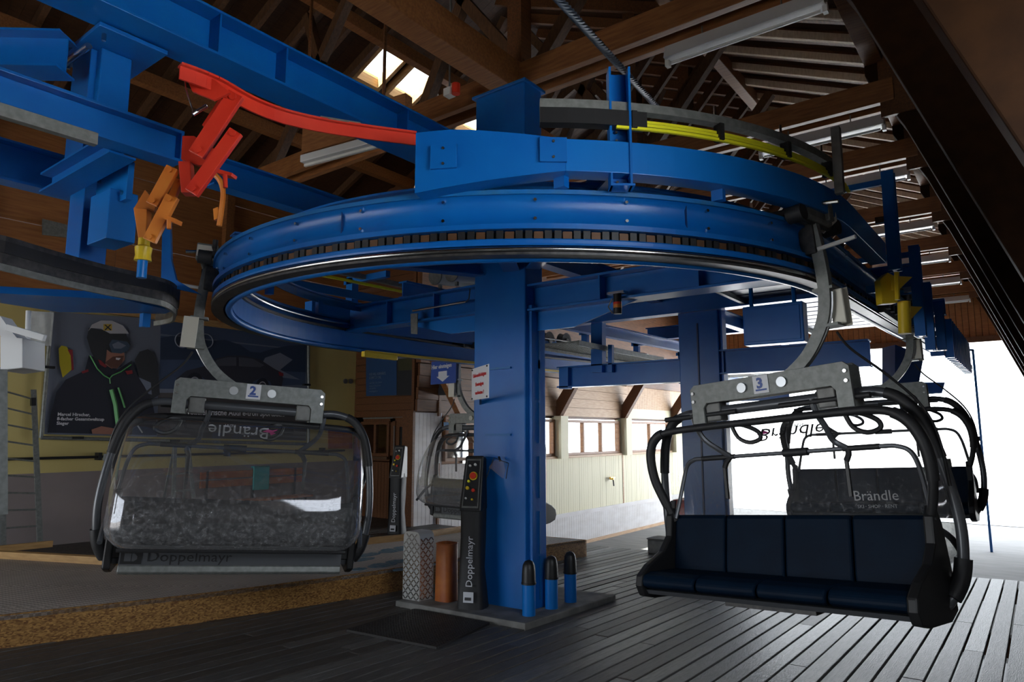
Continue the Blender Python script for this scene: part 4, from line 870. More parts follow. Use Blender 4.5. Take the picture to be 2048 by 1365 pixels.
# shop print on the bubbles: upside down near the hoop, upright low on the side
def bubble_print(t, mw, mp):
    def on(x, z, y): return L(XC+x, y, z)
    # upside-down script just under the hoop, readable from behind when the bubble is closed
    o = text('bubble_print', 'Brändle', .15, L(XC-.14, -.125, -1.08), (-1, 0, 0), (0, .55, -.84) , mw, t, extrude=.0005)
    text('bubble_print', 'RENT', .035, L(XC+.12, -.105, -1.07), (-1, 0, 0), (0, .55, -.84), mw, t, extrude=.0005)
    s = MB(); s.prism([L(XC-.20+.07*x, -.135-.02*z, -1.085-.05*z) for x, z in [(0, 0), (.5, .5), (.2, .6), (.7, 1.0), (.9, .6), (1.7, .5), (1.1, .1), (.6, .2)]], (0, -.001, 0)); s.build('bubble_emblem', mp, t)
bubble_print(ch2, 'print_white', 'pink'); bubble_print(ch3, 'black', 'pink')
text('bubble_print', 'Brändle', .095, L(XC+.24, -.548, -1.60), (-1, 0, 0), (0, 0, 1), 'print_white', ch3, extrude=.0005)
text('bubble_print', 'SKI · SHOP · RENT', .032, L(XC+.26, -.548, -1.65), (-1, 0, 0), (0, 0, 1), 'print_white', ch3, extrude=.0005)

# ================================================================ THINGS ON THE DECK
def slabz(x, y): return gz(x, y)+.05
sl_ = MB(); c4 = [(-4.98, 4.72), (-3.45, 4.72), (-3.45, 6.25), (-4.98, 6.25)]
sl_.hexa([(x, y, gz(x, y)-.02) for x, y in c4], [(x, y, gz(x, y)+.05) for x, y in c4])
solo(sl_, 'concrete_slab', 'concrete', 'low grey concrete slab under the middle blue column', 'slab', bevel=.01)
# blue bollards with black caps
for i, (x, y, lab) in enumerate(((-3.60, 4.98, 'short blue bollard with black rounded cap, nearest the slab corner'), (-3.60, 5.33, 'short blue bollard with black rounded cap, middle of the three'), (-3.62, 5.68, 'short blue bollard with black rounded cap, farthest of the three'))):
    z = slabz(x, y); t = thing('bollard', (x, y, z), lab, 'bollard', 'blue bollards beside the column')
    MB().rod((x, y, z), (x, y, z+.27), .058, 24).build('tube', 'blue_bright', t, smooth=True)
    MB().tube([(x, y, z+.26), (x, y, z+.275), (x, y, z+.276), (x, y, z+.38), (x, y, z+.42), (x, y, z+.45), (x, y, z+.462)], [.066, .066, .062, .058, .052, .035, .008], 24).build('cap', 'black', t, smooth=True)
# diamond plate cover
x0, y0 = -4.88, 4.92; z = slabz(x0, y0); t = thing('diamond_plate_cover', (x0, y0, z), 'bright diamond-plate metal cover with rounded top standing on the slab', 'cover')
w_, d_, h_ = .225, .19, .64
P = [(x0-w_/2, y0-d_/2, z), (x0-w_/2, y0-d_/2, z+h_-.06)]+[(x0-w_/2+.06-.06*cos(a), y0-d_/2, z+h_-.06+.06*sin(a)) for a in [pi/2*k/5 for k in range(1, 6)]]
P += [(x0+w_/2-.06+.06*sin(a), y0-d_/2, z+h_-.06+.06*cos(a)) for a in [pi/2*k/5 for k in range(0, 6)]]+[(x0+w_/2, y0-d_/2, z)]
MB().prism(P, (0, d_, 0)).build('body', 'tread', t, smooth=True)
b = MB(); r_ = 0
k = 0
for j in range(16):
    for i in range(6):
        cx = x0-w_/2+.021+.0365*i; cz = z+.025+.0385*j
        if cz > z+h_-.03 or (cz > z+h_-.08 and i in (0, 5)): continue
        s = 1 if (i+j) % 2 else -1
        b.bar((cx-.015, y0-d_/2-.001, cz-s*.015), (cx+.015, y0-d_/2-.001, cz+s*.015), .011, .004, (0, 1, 0))
for j in range(16):
    for i in range(5):
        cy = y0-d_/2+.02+.0365*i; cz = z+.025+.0385*j
        if cz > z+h_-.07: continue
        s = 1 if (i+j) % 2 else -1
        b.bar((x0+w_/2+.001, cy-.015, cz-s*.015), (x0+w_/2+.001, cy+.015, cz+s*.015), .011, .004, (1, 0, 0))
o = b.build('tread_pattern', 'steel', t); o['kind'] = 'stuff'
# orange cover
x0, y0 = -4.60, 5.02; z = slabz(x0, y0); t = thing('orange_bin', (x0, y0, z), 'rusty orange open-topped tube between the diamond-plate cover and the control stand', 'bin')
b = MB(); n = 20
def ell(rx, ry, zz): return [(x0+rx*(abs(cos(a))**.6)*(1 if cos(a) > 0 else -1), y0+ry*(abs(sin(a))**.6)*(1 if sin(a) > 0 else -1), zz) for a in [2*pi*k/n for k in range(n)]]
vs = ell(.100, .09, z)+ell(.092, .085, z+.53)+ell(.078, .072, z+.53)+ell(.07, .065, z+.40)
fs = [(i+j*n, (i+1) % n+j*n, (i+1) % n+(j+1)*n, i+(j+1)*n) for j in range(3) for i in range(n)]+[tuple(range(3*n, 4*n))]
b.add(vs, fs); b.build('shell', 'orange_brown', t, smooth=True); MB().tube(ell(.093, .086, z+.53), .006, 6, closed=True).build('rim', 'orange_brown', t)
# control stands
def stand(x, y, z, yaw, sc, label, nbtn):
    t = thing('control_stand', (x, y, z), label, 'control stand', 'covered control stands')
    R_ = Matrix.Rotation(yaw, 3, 'Z')
    def W(p): q = R_ @ Vector((p[0]*sc, p[1]*sc, p[2]*sc)); return (q.x+x, q.y+y, q.z+z)
    b = MB(); secs = [(0, .135, .11), (.10, .125, .105), (.35, .105, .10), (.62, .105, .105), (.85, .105, .11), (.93, .10, .11)]
    n = 16; vs = []
    for zz, a, d in secs:
        for k in range(n):
            th = 2*pi*k/n; cx = cos(th); cy = sin(th); s = (abs(cx)**.45)*(1 if cx > 0 else -1); u = (abs(cy)**.45)*(1 if cy > 0 else -1)
            wob = 1+.05*sin(3*th+zz*9)
            vs.append(W((a*s*wob, d*u*wob+.03*zz, zz)))
    fs = [(i+j*n, (i+1) % n+j*n, (i+1) % n+(j+1)*n, i+(j+1)*n) for j in range(len(secs)-1) for i in range(n)]+[tuple(range(n))]
    b.add(vs, fs); b.build('fabric_cover', 'rubber', t, smooth=True)
    # head leaning back with recessed panel facing -y
    H = [(-.105, -.10, .86), (.105, -.10, .86), (.105, .13, .86), (-.105, .13, .86)]; T_ = [(-.09, .05, 1.36), (.09, .05, 1.36), (.09, .15, 1.34), (-.09, .15, 1.34)]
    MB().hexa([W(p) for p in H], [W(p) for p in T_]).build('head', 'black', t, bevel=.015)
    A, B_, C_, D_ = [Vector(p) for p in (H[0], H[1], T_[1], T_[0])]
    nn = (B_-A).cross(D_-A).normalized()
    def pan(u, v, o=0): return A.lerp(B_, u).lerp(D_.lerp(C_, u), v)+nn*o
    MB().prism([W(pan(u, v, .004)) for u, v in ((.12, .06), (.88, .06), (.88, .93), (.12, .93))], tuple(R_ @ (nn*.004*sc))).build('panel', 'galv_dark', t)
    MB().prism([W(pan(u, v, .010)) for u, v in ((.18, .09), (.82, .09), (.82, .90), (.18, .90))], tuple(R_ @ (nn*.004*sc))).build('panel_face', 'black', t)
    cols = ['red', 'yellow', 'yellow_rail', 'red', 'white_plastic', 'white_plastic', 'white_plastic', 'yellow']
    spots = [(.55, .62, .030), (.33, .40, .016), (.36, .52, .012), (.62, .36, .016), (.35, .80, .010), (.62, .82, .012), (.3, .22, .009), (.6, .2, .009)]
    for (u, v, r), c in list(zip(spots, cols))[:nbtn]:
        p = pan(u, v, .014); q = p+nn*.022
        MB().rod(W(p), W(q), r*sc, 14).build('button', c, t, smooth=True, label={'red': 'red push button', 'yellow': 'yellow push button', 'yellow_rail': 'yellow-green lamp', 'white_plastic': 'white switch'}[c])
    p = pan(.55, .62, .013); MB().rod(W(p), W(p+nn*.006), .04*sc, 16).build('button_plate', 'yellow', t, smooth=True)
    b = MB(); 
    # maker's word running up the front cover, emblem below
    o = text('maker_lettering', 'Doppelmayr', .088*sc, W((.035, -.126, .20)), tuple(R_ @ Vector((.0, .04, 1))), tuple(R_ @ Vector((-1, 0, 0))), 'print_white', t, sx=1.0)
    MB().prism([W(p) for p in ((-.045, -.133, .07), (.05, -.133, .07), (.05, -.127, .16), (-.045, -.127, .16))], tuple(R_ @ Vector((0, -.002, 0)))).build('maker_emblem', 'print_white', t)
    MB().prism([W(p) for p in ((-.03, -.136, .09), (.03, -.136, .09), (.03, -.132, .115), (-.03, -.132, .115))], tuple(R_ @ Vector((0, -.002, 0)))).build('maker_emblem', 'rubber', t)
    return t
stand(-4.20, 4.93, slabz(-4.2, 4.93), radians(24), 1.0, 'black covered control stand with red button leaning against the middle column', 8)
PZ = (-7.991,7.64,-1.5)
stand(-9.35, 8.85, -1.84, radians(20), 1.18, 'black covered control stand in front of the dark cabin door', 8)
# transparent flap on the column
t = thing('document_flap', (-4.059,5.08,-0.3), 'small clear plastic flap hanging open on the column above the control stand', 'flap')
MB().prism([(-4.088,5.02,-0.321),(-4.011,5.02,-0.251),(-3.859,5.02,-0.27),(-3.916,5.02,-0.42),(-3.975,5.02,-0.386)], (0, .003, 0)).build('clear_sheet', 'glass', t)
MB().tube([(-4.126,5.03,-0.429),(-4.09,5.03,-0.354),(-4.031,5.03,-0.233),(-3.96,5.03,-0.254),(-3.861,5.03,-0.279),(-3.889,5.03,-0.42)], .004, 6).build('wire', 'dark_steel', t); MB().rod((-4.011,5.08,-0.229), (-3.983,5.06,-0.26), .012, 8).build('peg', 'black', t)
# rubber mat on the deck
t = thing('rubber_mat', (-4.15, 4.3, gz(-4.15, 4.3)), 'black rubber ring mat lying on the deck in front of the slab', 'mat')
c4 = [Vector(p) for p in ((-4.56, 3.80, 0), (-3.62, 3.86, 0), (-3.80, 4.68, 0), (-4.68, 4.68, 0))]
b = MB(); nu, nv = 30, 26
for i in range(nu+1):
    p, q = c4[0].lerp(c4[1], i/nu), c4[3].lerp(c4[2], i/nu); b.bar((p.x, p.y, gz(p.x, p.y)+.010), (q.x, q.y, gz(q.x, q.y)+.010), .016, .018)
for i in range(nv+1):
    p, q = c4[0].lerp(c4[3], i/nv), c4[1].lerp(c4[2], i/nv); b.bar((p.x, p.y, gz(p.x, p.y)+.010), (q.x, q.y, gz(q.x, q.y)+.010), .016, .018)
o = b.build('mat_mesh', 'mat_grid', t); o['kind'] = 'stuff'

# ladder leaning at the left wall
t = thing('ladder', (-11.8, 3.7, -1.72), 'slim aluminium ladder leaning on the yellow wall at the left edge', 'ladder')
pa, pb, pc, pd = (-11.95,3.4,0.945), (-11.5,3.497,-1.581), (-11.95,3.829,0.638), (-11.5,3.943,-1.597)
MB().bar(pa, pb, .03, .07, (0, 1, 0)).build('rail', 'galv', t); MB().bar(pc, pd, .03, .07, (0, 1, 0)).build('rail', 'galv', t)
for k in range(9): f = (k+.35)/9; MB().rod(Vector(pa).lerp(Vector(pb), .10+.86*f), Vector(pc).lerp(Vector(pd), .03+.92*f), .013, 8).build('rung', 'galv', t)
MB().bar((pb[0]+.05, pb[1]-.5, pb[2]), (pd[0]+.05, pd[1]+.14, pd[2]), .05, .09).build('foot_bar', 'kerb', t, bevel=.005)
MB().bar((-11.9,3.816,0.515), (-11.9,3.826,0.396), .06, .06, (0, 1, 0)).build('hook', 'black', t)
# pipe rail on the left wall
t = thing('wall_pipe', (-12.3, 6, -.4), 'black pipe rail on brackets along the yellow wall', 'pipe')
MB().rod((-12.28, -1, -.395), (-12.28, 10.0, -.40), .022, 10).build('pipe', 'black', t, smooth=True)
for y in (2.5, 4.28+.65, 7.2, 9.4): MB().box(-12.4, -12.24, y, y+.05, -.45, -.33).build('bracket', 'black', t)
# red barrier parts and box behind chair 3
t = thing('red_barrier', (-4.026,9.7,-1.113), 'dark red crate standing on the deck behind chair 3', 'crate')
MB().prism([(-4.394,9.75,-0.996),(-3.742,9.75,-0.986),(-3.755,9.75,-1.309),(-4.406,9.75,-1.361)], (0, .4, 0)).build('panel', 'red', t, bevel=.01); MB().prism([(-4.404,9.7,-1.007),(-4.34,9.7,-1.003),(-4.354,9.7,-1.423),(-4.418,9.7,-1.428)], (0, .06, 0)).build('post', 'dark_steel', t)
MB().prism([(-4.406,9.75,-1.361), (-3.755,9.75,-1.309), ((-3.755,9.75,-1.309)[0], 9.75, -1.8), ((-4.406,9.75,-1.361)[0], 9.75, -1.8)], (0, .4, 0)).build('base', 'dark_steel', t)
p = (-4.753,9.7,-1.588)
t = thing('grey_crate', (p[0]+.2, 9.8, gz(p[0], 9.8)), 'low brownish grey crate at the end of the deck, left of chair 3', 'crate')
MB().box(p[0], p[0]+.5, 9.6, 9.95, gz(p[0], 9.8)-.005, p[2]).build('body', 'galv_dark', t, bevel=.02); MB().box(p[0]-.01, p[0]+.51, 9.59, 9.96, p[2], p[2]+.02).build('lid', 'concrete', t, bevel=.01)
# yellow tap on the cabin wall
t = thing('wall_tap', (-9.78,17.508,-1.31), 'small brass tap on the cream cabin wall', 'tap')
q = BASE['wall_tap']; MB().rod((q[0], q[1], q[2]), (q[0]+.12, q[1], q[2]), .03, 8).build('body', 'gold', t); MB().box(q[0]+.04, q[0]+.1, q[1]-.12, q[1]+.12, q[2]+.02, q[2]+.05).build('handle', 'gold', t); MB().rod((q[0]+.1, q[1], q[2]), (q[0]+.12, q[1], q[2]-.2), .02, 8).build('spout', 'dark_steel', t)
# ================================================================ SIGNS
# warning sign on the column
A, B_ = Vector((-3.618,4.221,0.516)), Vector((-3.238,3.97,0.51)); A2, B2 = Vector((-3.617,4.222,0.259)), Vector((-3.24,3.969,0.254))
rt = (B_-A); rt.z = 0; rl = rt.length; rt.normalize(); zt = (A.z+B_.z)/2; zb = (A2.z+B2.z)/2; nn = rt.cross(Vector((0, 0, 1)))
t = thing('warning_sign', tuple(A2), 'white sign with red German warning on the blue column', 'sign')
b = MB(); b.prism([(A.x, A.y, zb), (A.x+rt.x*rl, A.y+rt.y*rl, zb), (A.x+rt.x*rl, A.y+rt.y*rl, zt), (A.x, A.y, zt)], tuple(-nn*.006)); b.build('board', 'sign_white', t, bevel=.001)
H_ = zt-zb
for f, s_, wd in ((.70, 'Unbeaufsichtigtes', 1), (.42, 'Einsteigen', 1), (.16, 'verboten !', 1)):
    p = A+rt*rl*.5+nn*.003; p.z = zb+H_*f; text('lettering', s_, H_*.155, p, rt, (0, 0, 1), 'sign_red', t, bold=.0008, align='CENTER', sx=.92*rl/(H_*.155*8.3) if s_[0] == 'U' else .75*rl/(H_*.155*6.2))
p = A+rt*rl*.12+nn*.003; p.z = zb+H_*.05; text('lettering', 'Garaventa', H_*.045, p, rt, (0, 0, 1), 'black', t) if False else None
for u, v in ((.06, .95), (.94, .95), (.06, .05), (.94, .05)):
    p = A+rt*rl*u; p.z = zb+H_*v; MB().rod(p, p+nn*.008, .007, 8).build('screw', 'black', t)
MB().bar(A+rt*rl*.5-nn*.01+Vector((0, 0, -H_*.1)), Vector((-4.3, 5.15, (zt+zb)/2-.1)), .02, .04).build('holder', 'dark_steel', t)
# boarding sign
Y0 = 7.25
t = thing('boarding_sign', (-6.749,7.25,0.684), 'blue hanging sign reading Hier einsteigen with white arrow pointing down', 'sign')
c4 = [(-7.008,7.25,0.695),(-6.517,7.25,0.702),(-6.512,7.25,1.017),(-6.995,7.25,1.033)]
b = MB(); b.prism(c4, (0, .015, 0)); b.build('board', 'sign_blue', t)
x0, z0 = c4[0][0], c4[0][2]; sw = c4[1][0]-x0; sh = c4[3][2]-z0
text('lettering', 'Hier einsteigen', .082, (x0+.04*sw, Y0-.003, z0+.66*sh), (1, 0, .05), (0, 0, 1), 'print_white', t, sx=.92*sw/.57, bold=.002)
b = MB(); b.prism([(x0+sw*u, Y0-.002, z0+sh*v) for u, v in ((.32, .54), (.66, .56), (.66, .34), (.76, .34), (.49, .10), (.24, .32), (.32, .32))], (0, .001, 0)); b.build('arrow', 'print_white', t)
text('lettering', 'garaventa', .035, (x0+.1*sw, Y0-.003, z0+.05*sh), (1, 0, 0), (0, 0, 1), 'print_white', t) if False else None
for u in (.1, .92): MB().rod((x0+sw*u, Y0+.01, z0+sh), (x0+sw*u, Y0+.01, 1.0), .006, 6).build('hanger', 'steel', t)
# advertising boards on the dark cabin front
flatcol('poster_blue', (0.012, 0.053, 0.150)); flatcol('poster_black', (0.018, 0.019, 0.024)); flatcol('poster_grey', (0.150, 0.165, 0.210)); flatcol('poster_text', (0.150, 0.210, 0.300))
flatcol('poster_olive', (0.045, 0.045, 0.018)); flatcol('poster_maroon', (0.053, 0.018, 0.030))
FYp = FY-.03
t = thing('poster', (-11.52,10.32,0.831), 'dark blue poster with small white text above the cabin door', 'poster')
MB().prism([(-12.04,10.32,2.107),(-11.032,10.32,2.024),(-10.992,10.32,0.803),(-11.985,10.32,0.813)], (0, .02, 0)).build('sheet', 'poster_blue', t)
for i, (s_, y_, sz) in enumerate((('WER WILL VORWÄRTS,', 752, .075), ('KOMMT ZU UNS.', 758.5, .075), ('Lass dich von uns begeistern', 768, .045), ('und werde Teil des Teams.', 774, .045), ('Bewirb dich jetzt', 780, .045), ('auf unserer Seite', 785, .045))):
    pass
for s_, p, sz in (('WER WILL VORWÄRTS,', (-11.88,10.3,1.271), .085), ('KOMMT ZU UNS.', (-11.877,10.3,1.191), .085), ('Unser Team, deine Zukunft', (-11.873,10.3,1.09), .05), ('arbeiten am Berg mit uns', (-11.87,10.3,1.022), .05), ('jetzt bewerben', (-11.867,10.3,0.965), .05), ('www.bergbahn.at', (-11.865,10.3,0.898), .055)):
    text('lettering', s_, sz, p, (1, 0, 0), (0, 0, 1), 'poster_text', t, sx=.62 if sz > .08 else .75)
t = thing('poster', (-10.278,10.32,0.79), 'dark photo poster with people beside the blue text poster', 'poster')
MB().prism([(-11.037,10.325,2.025),(-9.842,10.325,1.927),(-9.53,10.325,1.073),(-9.524,10.325,0.755),(-10.997,10.325,0.803)], (0, .02, 0)).build('sheet', 'poster_black', t)
for m_, P in (('poster_grey', [(-10.987,10.315,1.799),(-10.448,10.315,1.802),(-10.264,10.315,1.617),(-10.965,10.315,1.577)]), ('poster_olive', [(-10.98,10.314,1.6),(-10.502,10.314,1.59),(-10.464,10.314,1.33),(-10.94,10.314,1.334)]), ('poster_maroon', [(-10.475,10.313,1.761),(-10.117,10.313,1.735),(-10.135,10.313,1.258),(-10.402,10.313,1.273)]), ('poster_grey', [(-10.389,10.311,1.432),(-10.314,10.311,1.428),(-10.295,10.311,1.256),(-10.399,10.311,1.262)]), ('poster_grey', [(-10.107,10.311,1.394),(-10.02,10.311,1.389),(-10.016,10.311,1.21),(-10.103,10.311,1.225)])):
    MB().prism(P, (0, .001, 0)).build('picture', m_, t)
t = thing('notice', (-9.76,10.935,0.216), 'small sky-blue and orange notice in the window behind the distant chair', 'notice')
flatcol('pale_blue', (.2, .4, .65)); flatcol('orange_print', (.55, .14, .03))
MB().prism([(-9.7,10.45,0.21),(-9.7,10.695,0.213),(-9.7,10.698,0.036),(-9.7,10.453,0.056)], (-.01, 0, 0)).build('sheet', 'pale_blue', t); MB().prism([(-9.7,10.711,0.223),(-9.7,10.804,0.224),(-9.7,10.807,0.089),(-9.7,10.713,0.088)], (-.01, 0, 0)).build('sheet', 'orange_print', t)
# plates on the plywood
solo(MB().prism([(-12.3,3.84,3.368),(-12.3,4.426,3.347),(-12.3,4.44,3.162),(-12.3,3.86,3.111)], (.02, 0, 0)), 'wall_plate', 'galv', 'pale grey metal plate on the brown plywood wall, behind the hanger post', 'plate')
# orange notice on the yellow wall
solo(MB().prism([(-12.38,9.605,0.125),(-12.38,10.273,0.141),(-12.38,10.293,-0.366),(-12.38,9.626,-0.353)], (.015, 0, 0)), 'orange_board', 'orange_brown', 'square orange-brown board on the yellow wall right of chair 2', 'board')
for i, q in enumerate(((-12.38,10.032,1.153), (-12.38,10.19,1.162))):
    t = thing('round_vent', q, ['left one of two round grey caps on the yellow wall', 'right one of two round grey caps on the yellow wall'][i], 'vent', 'round caps on the yellow wall')
    MB().rod(q, (q[0]+.03, q[1], q[2]), .055, 14).build('cap', 'galv_dark', t)
solo(MB().rod((-12.3,10.432,1.906), (-12.3,10.533,-1.955), .035, 10), 'drain_pipe', 'galv', 'grey drain pipe at the right end of the yellow wall', 'pipe')
# ---- big advertising poster on the yellow wall
t = thing('advertising_poster', (-12.3,6.196,-0.129), 'huge framed winter poster of a helmeted skier and a dark car', 'poster')
for n_, c in (('p_sky', (0.170, 0.196, 0.264)), ('p_sky2', (0.060, 0.093, 0.178)), ('p_mount', (0.031, 0.051, 0.102)), ('p_grey', (0.093, 0.085, 0.088)), ('p_jacket', (0.020, 0.022, 0.037)), ('p_helm', (.5, .5, .54)), ('p_helm2', (0.034, 0.037, 0.044)), ('p_gog', (0.051, 0.085, 0.136)), ('p_skin', (0.374, 0.170, 0.119)), ('p_green', (0.136, 0.442, 0.153)), ('p_yel', (0.510, 0.425, 0.017)), ('p_red', (0.272, 0.025, 0.034)), ('p_car', (0.043, 0.046, 0.068)), ('p_car2', (0.093, 0.102, 0.136)), ('p_snow', (0.204, 0.238, 0.323)), ('p_txt', (0.714, 0.714, 0.748)), ('p_gold', (0.595, 0.408, 0.068)), ('p_beard', (0.119, 0.051, 0.037))): flatcol(n_, c, .5)
X0 = -12.36; LAY = [0]
def lay(name, m_, P):
    LAY[0] += 1; dx = .0012*LAY[0]
    return MB().prism([(X0+dx, p[1], p[2]) for p in P], (.001, 0, 0)).build(name, m_, t)
MB().prism([(-12.37,4.111,1.914),(-12.37,8.988,2.231),(-12.37,9.038,-0.174),(-12.37,4.161,-0.027)], (.01, 0, 0)).build('sheet', 'p_sky', t)
lay('picture', 'p_sky2', [(-12.36,5.823,2.01),(-12.36,8.918,2.199),(-12.36,8.938,1.766),(-12.36,5.84,1.757)]); lay('picture', 'p_sky2', [(-12.36,5.843,1.721),(-12.36,8.939,1.745),(-12.36,8.949,1.013),(-12.36,5.882,0.754)])
lay('picture', 'p_mount', [(-12.36,5.845,1.685),(-12.36,6.057,1.745),(-12.36,6.383,1.745),(-12.36,6.774,1.73),(-12.36,7.075,1.782),(-12.36,7.395,1.717),(-12.36,7.619,1.599),(-12.36,7.842,1.6),(-12.36,8.123,1.709),(-12.36,8.475,1.806),(-12.36,8.933,1.874),(-12.36,8.949,1.281),(-12.36,7.639,1.24),(-12.36,6.796,1.369),(-12.36,5.872,1.291)])
lay('picture', 'p_snow', [(-12.36,7.961,1.508),(-12.36,8.303,1.642),(-12.36,8.612,1.522),(-12.36,8.322,1.289),(-12.36,8.818,1.112),(-12.36,8.33,1.134),(-12.36,7.858,1.306)])
lay('picture', 'p_snow', [(-12.36,5.881,0.772),(-12.36,8.968,0.875),(-12.36,8.973,0.779),(-12.36,5.886,0.701)]); lay('picture', 'p_grey', [(-12.36,5.868,0.7),(-12.36,8.972,0.8),(-12.36,9.018,-0.163),(-12.36,5.903,-0.074)])
# car
lay('picture', 'p_car', [(-12.36,6.173,0.969),(-12.36,6.347,1.127),(-12.36,6.686,1.236),(-12.36,6.914,1.398),(-12.36,7.145,1.476),(-12.36,7.515,1.509),(-12.36,7.85,1.458),(-12.36,8.18,1.3),(-12.36,8.348,1.239),(-12.36,8.403,1.108),(-12.36,8.365,0.918),(-12.36,8.167,0.888),(-12.36,8.101,1.027),(-12.36,7.892,1.096),(-12.36,7.719,1.005),(-12.36,7.661,0.862),(-12.36,6.83,0.82),(-12.36,6.74,0.985),(-12.36,6.579,1.069),(-12.36,6.412,1.002),(-12.36,6.37,0.779),(-12.36,6.186,0.769)])
lay('picture', 'p_car2', [(-12.36,6.754,1.242),(-12.36,6.936,1.381),(-12.36,7.147,1.447),(-12.36,7.324,1.463),(-12.36,7.334,1.296)]); lay('picture', 'p_car2', [(-12.36,7.377,1.467),(-12.36,7.682,1.464),(-12.36,7.946,1.354),(-12.36,7.858,1.306),(-12.36,7.388,1.29)])
lay('picture', 'p_red', [(-12.36,8.277,1.245),(-12.36,8.397,1.222),(-12.36,8.4,1.159),(-12.36,8.305,1.164)])
def disc(cx, cy, cz, r, m_, name='picture', n=18, ry=1): return lay(name, m_, [(0, cy+r*ry*cos(2*pi*k/n), cz+r*sin(2*pi*k/n)) for k in range(n)])
for q, r in (((-12.36,7.925,0.906), .19), ((-12.36,6.514,0.897), .21)): disc(*q, r, 'p_jacket', ry=.8); disc(*q, r*.62, 'p_helm', ry=.8); disc(*q, r*.5, 'p_car', ry=.8)
def ring(q, r, m_):
    n = 24; b = MB(); LAY[0] += 1; b.tube([(X0+.001*LAY[0], q[1]+r*cos(2*pi*k/n), q[2]+r*sin(2*pi*k/n)) for k in range(n)], .012, 4, closed=True); b.build('emblem_ring', m_, t)
for q in [(-12.36,6.237,1.682),(-12.36,6.377,1.697),(-12.36,6.52,1.703),(-12.36,6.685,1.711)]: ring(q, .135, 'p_sky')
# skis, mitten, jacket, head
lay('picture', 'p_yel', [(-12.36,4.245,1.33),(-12.36,4.284,1.383),(-12.36,4.356,1.374),(-12.36,4.423,1.266),(-12.36,4.457,1.008),(-12.36,4.338,0.871),(-12.36,4.279,1.075)]); lay('picture', 'p_red', [(-12.36,4.374,1.326),(-12.36,4.446,1.333),(-12.36,4.486,1.01),(-12.36,4.458,0.992),(-12.36,4.425,1.233)])
lay('picture', 'p_helm2', [(-12.36,5.42,1.252),(-12.36,5.493,1.399),(-12.36,5.625,1.456),(-12.36,5.733,1.404),(-12.36,5.825,1.197),(-12.36,5.888,0.666),(-12.36,5.738,0.571),(-12.36,5.55,0.825)]); lay('picture', 'p_snow', [(-12.36,5.439,0.975),(-12.36,5.56,0.931),(-12.36,5.717,0.87),(-12.36,5.749,0.66),(-12.36,5.627,0.689),(-12.36,5.515,0.841)])
lay('picture', 'p_jacket', [(-12.36,4.197,-0.004),(-12.36,4.216,0.278),(-12.36,4.271,0.643),(-12.36,4.383,0.841),(-12.36,4.649,1.005),(-12.36,4.69,1.257),(-12.36,4.844,1.237),(-12.36,5.125,1.04),(-12.36,5.371,1.231),(-12.36,5.471,0.995),(-12.36,5.602,0.811),(-12.36,5.755,0.572),(-12.36,5.872,0.136),(-12.36,5.884,-0.048)])
lay('picture', 'p_skin', [(-12.36,4.758,1.363),(-12.36,4.936,1.465),(-12.36,5.227,1.409),(-12.36,5.256,1.238),(-12.36,5.183,1.129),(-12.36,5.059,1.069),(-12.36,4.928,1.143),(-12.36,4.828,1.236)]); lay('picture', 'p_beard', [(-12.36,5.06,1.273),(-12.36,5.235,1.306),(-12.36,5.212,1.166),(-12.36,5.138,1.075),(-12.36,5.042,1.084),(-12.36,4.942,1.161)]); lay('picture', 'p_txt', [(-12.36,5.109,1.26),(-12.36,5.189,1.259),(-12.36,5.16,1.222),(-12.36,5.111,1.226)])
lay('picture', 'p_helm2', [(-12.36,4.637,1.552),(-12.36,4.655,1.721),(-12.36,5.24,1.688),(-12.36,5.327,1.505),(-12.36,5.263,1.36),(-12.36,5.024,1.338),(-12.36,4.957,1.383),(-12.36,4.949,1.077),(-12.36,4.821,1.135),(-12.36,4.715,1.326)]); lay('picture', 'p_helm', [(-12.36,4.645,1.653),(-12.36,4.696,1.776),(-12.36,4.828,1.861),(-12.36,5.0,1.883),(-12.36,5.181,1.82),(-12.36,5.289,1.693),(-12.36,4.984,1.658),(-12.36,4.838,1.726),(-12.36,4.685,1.716)])
lay('picture', 'p_gold', [(-12.36,4.871,1.807),(-12.36,5.004,1.824),(-12.36,5.012,1.713),(-12.36,4.879,1.697)]); lay('picture', 'p_helm2', [(-12.36,4.888,1.792),(-12.36,4.903,1.802),(-12.36,5.003,1.729),(-12.36,4.988,1.71)]); lay('picture', 'p_helm2', [(-12.36,4.973,1.811),(-12.36,4.989,1.805),(-12.36,4.91,1.701),(-12.36,4.894,1.716)])
lay('picture', 'p_gog', [(-12.36,4.982,1.47),(-12.36,5.023,1.56),(-12.36,5.266,1.551),(-12.36,5.32,1.487),(-12.36,5.293,1.398),(-12.36,5.184,1.336),(-12.36,5.039,1.339)]); lay('picture', 'p_sky', [(-12.36,5.029,1.475),(-12.36,5.121,1.536),(-12.36,5.255,1.481),(-12.36,5.178,1.421),(-12.36,5.066,1.41)])
lay('picture', 'p_red', [(-12.36,4.831,1.203),(-12.36,4.878,1.19),(-12.36,4.978,1.097),(-12.36,4.949,1.077),(-12.36,4.868,1.122)]); lay('picture', 'p_red', [(-12.36,4.591,0.985),(-12.36,4.692,1.033),(-12.36,4.702,0.993),(-12.36,4.615,0.954)]); lay('picture', 'p_red', [(-12.36,5.27,1.041),(-12.36,5.383,1.067),(-12.36,5.395,1.007),(-12.36,5.307,0.984)])
def strip(P, m_, w_=.02):
    LAY[0] += 1; b = MB(); b.tube([(X0+.0012*LAY[0], p[1], p[2]) for p in P], w_, 4); b.build('picture_line', m_, t)
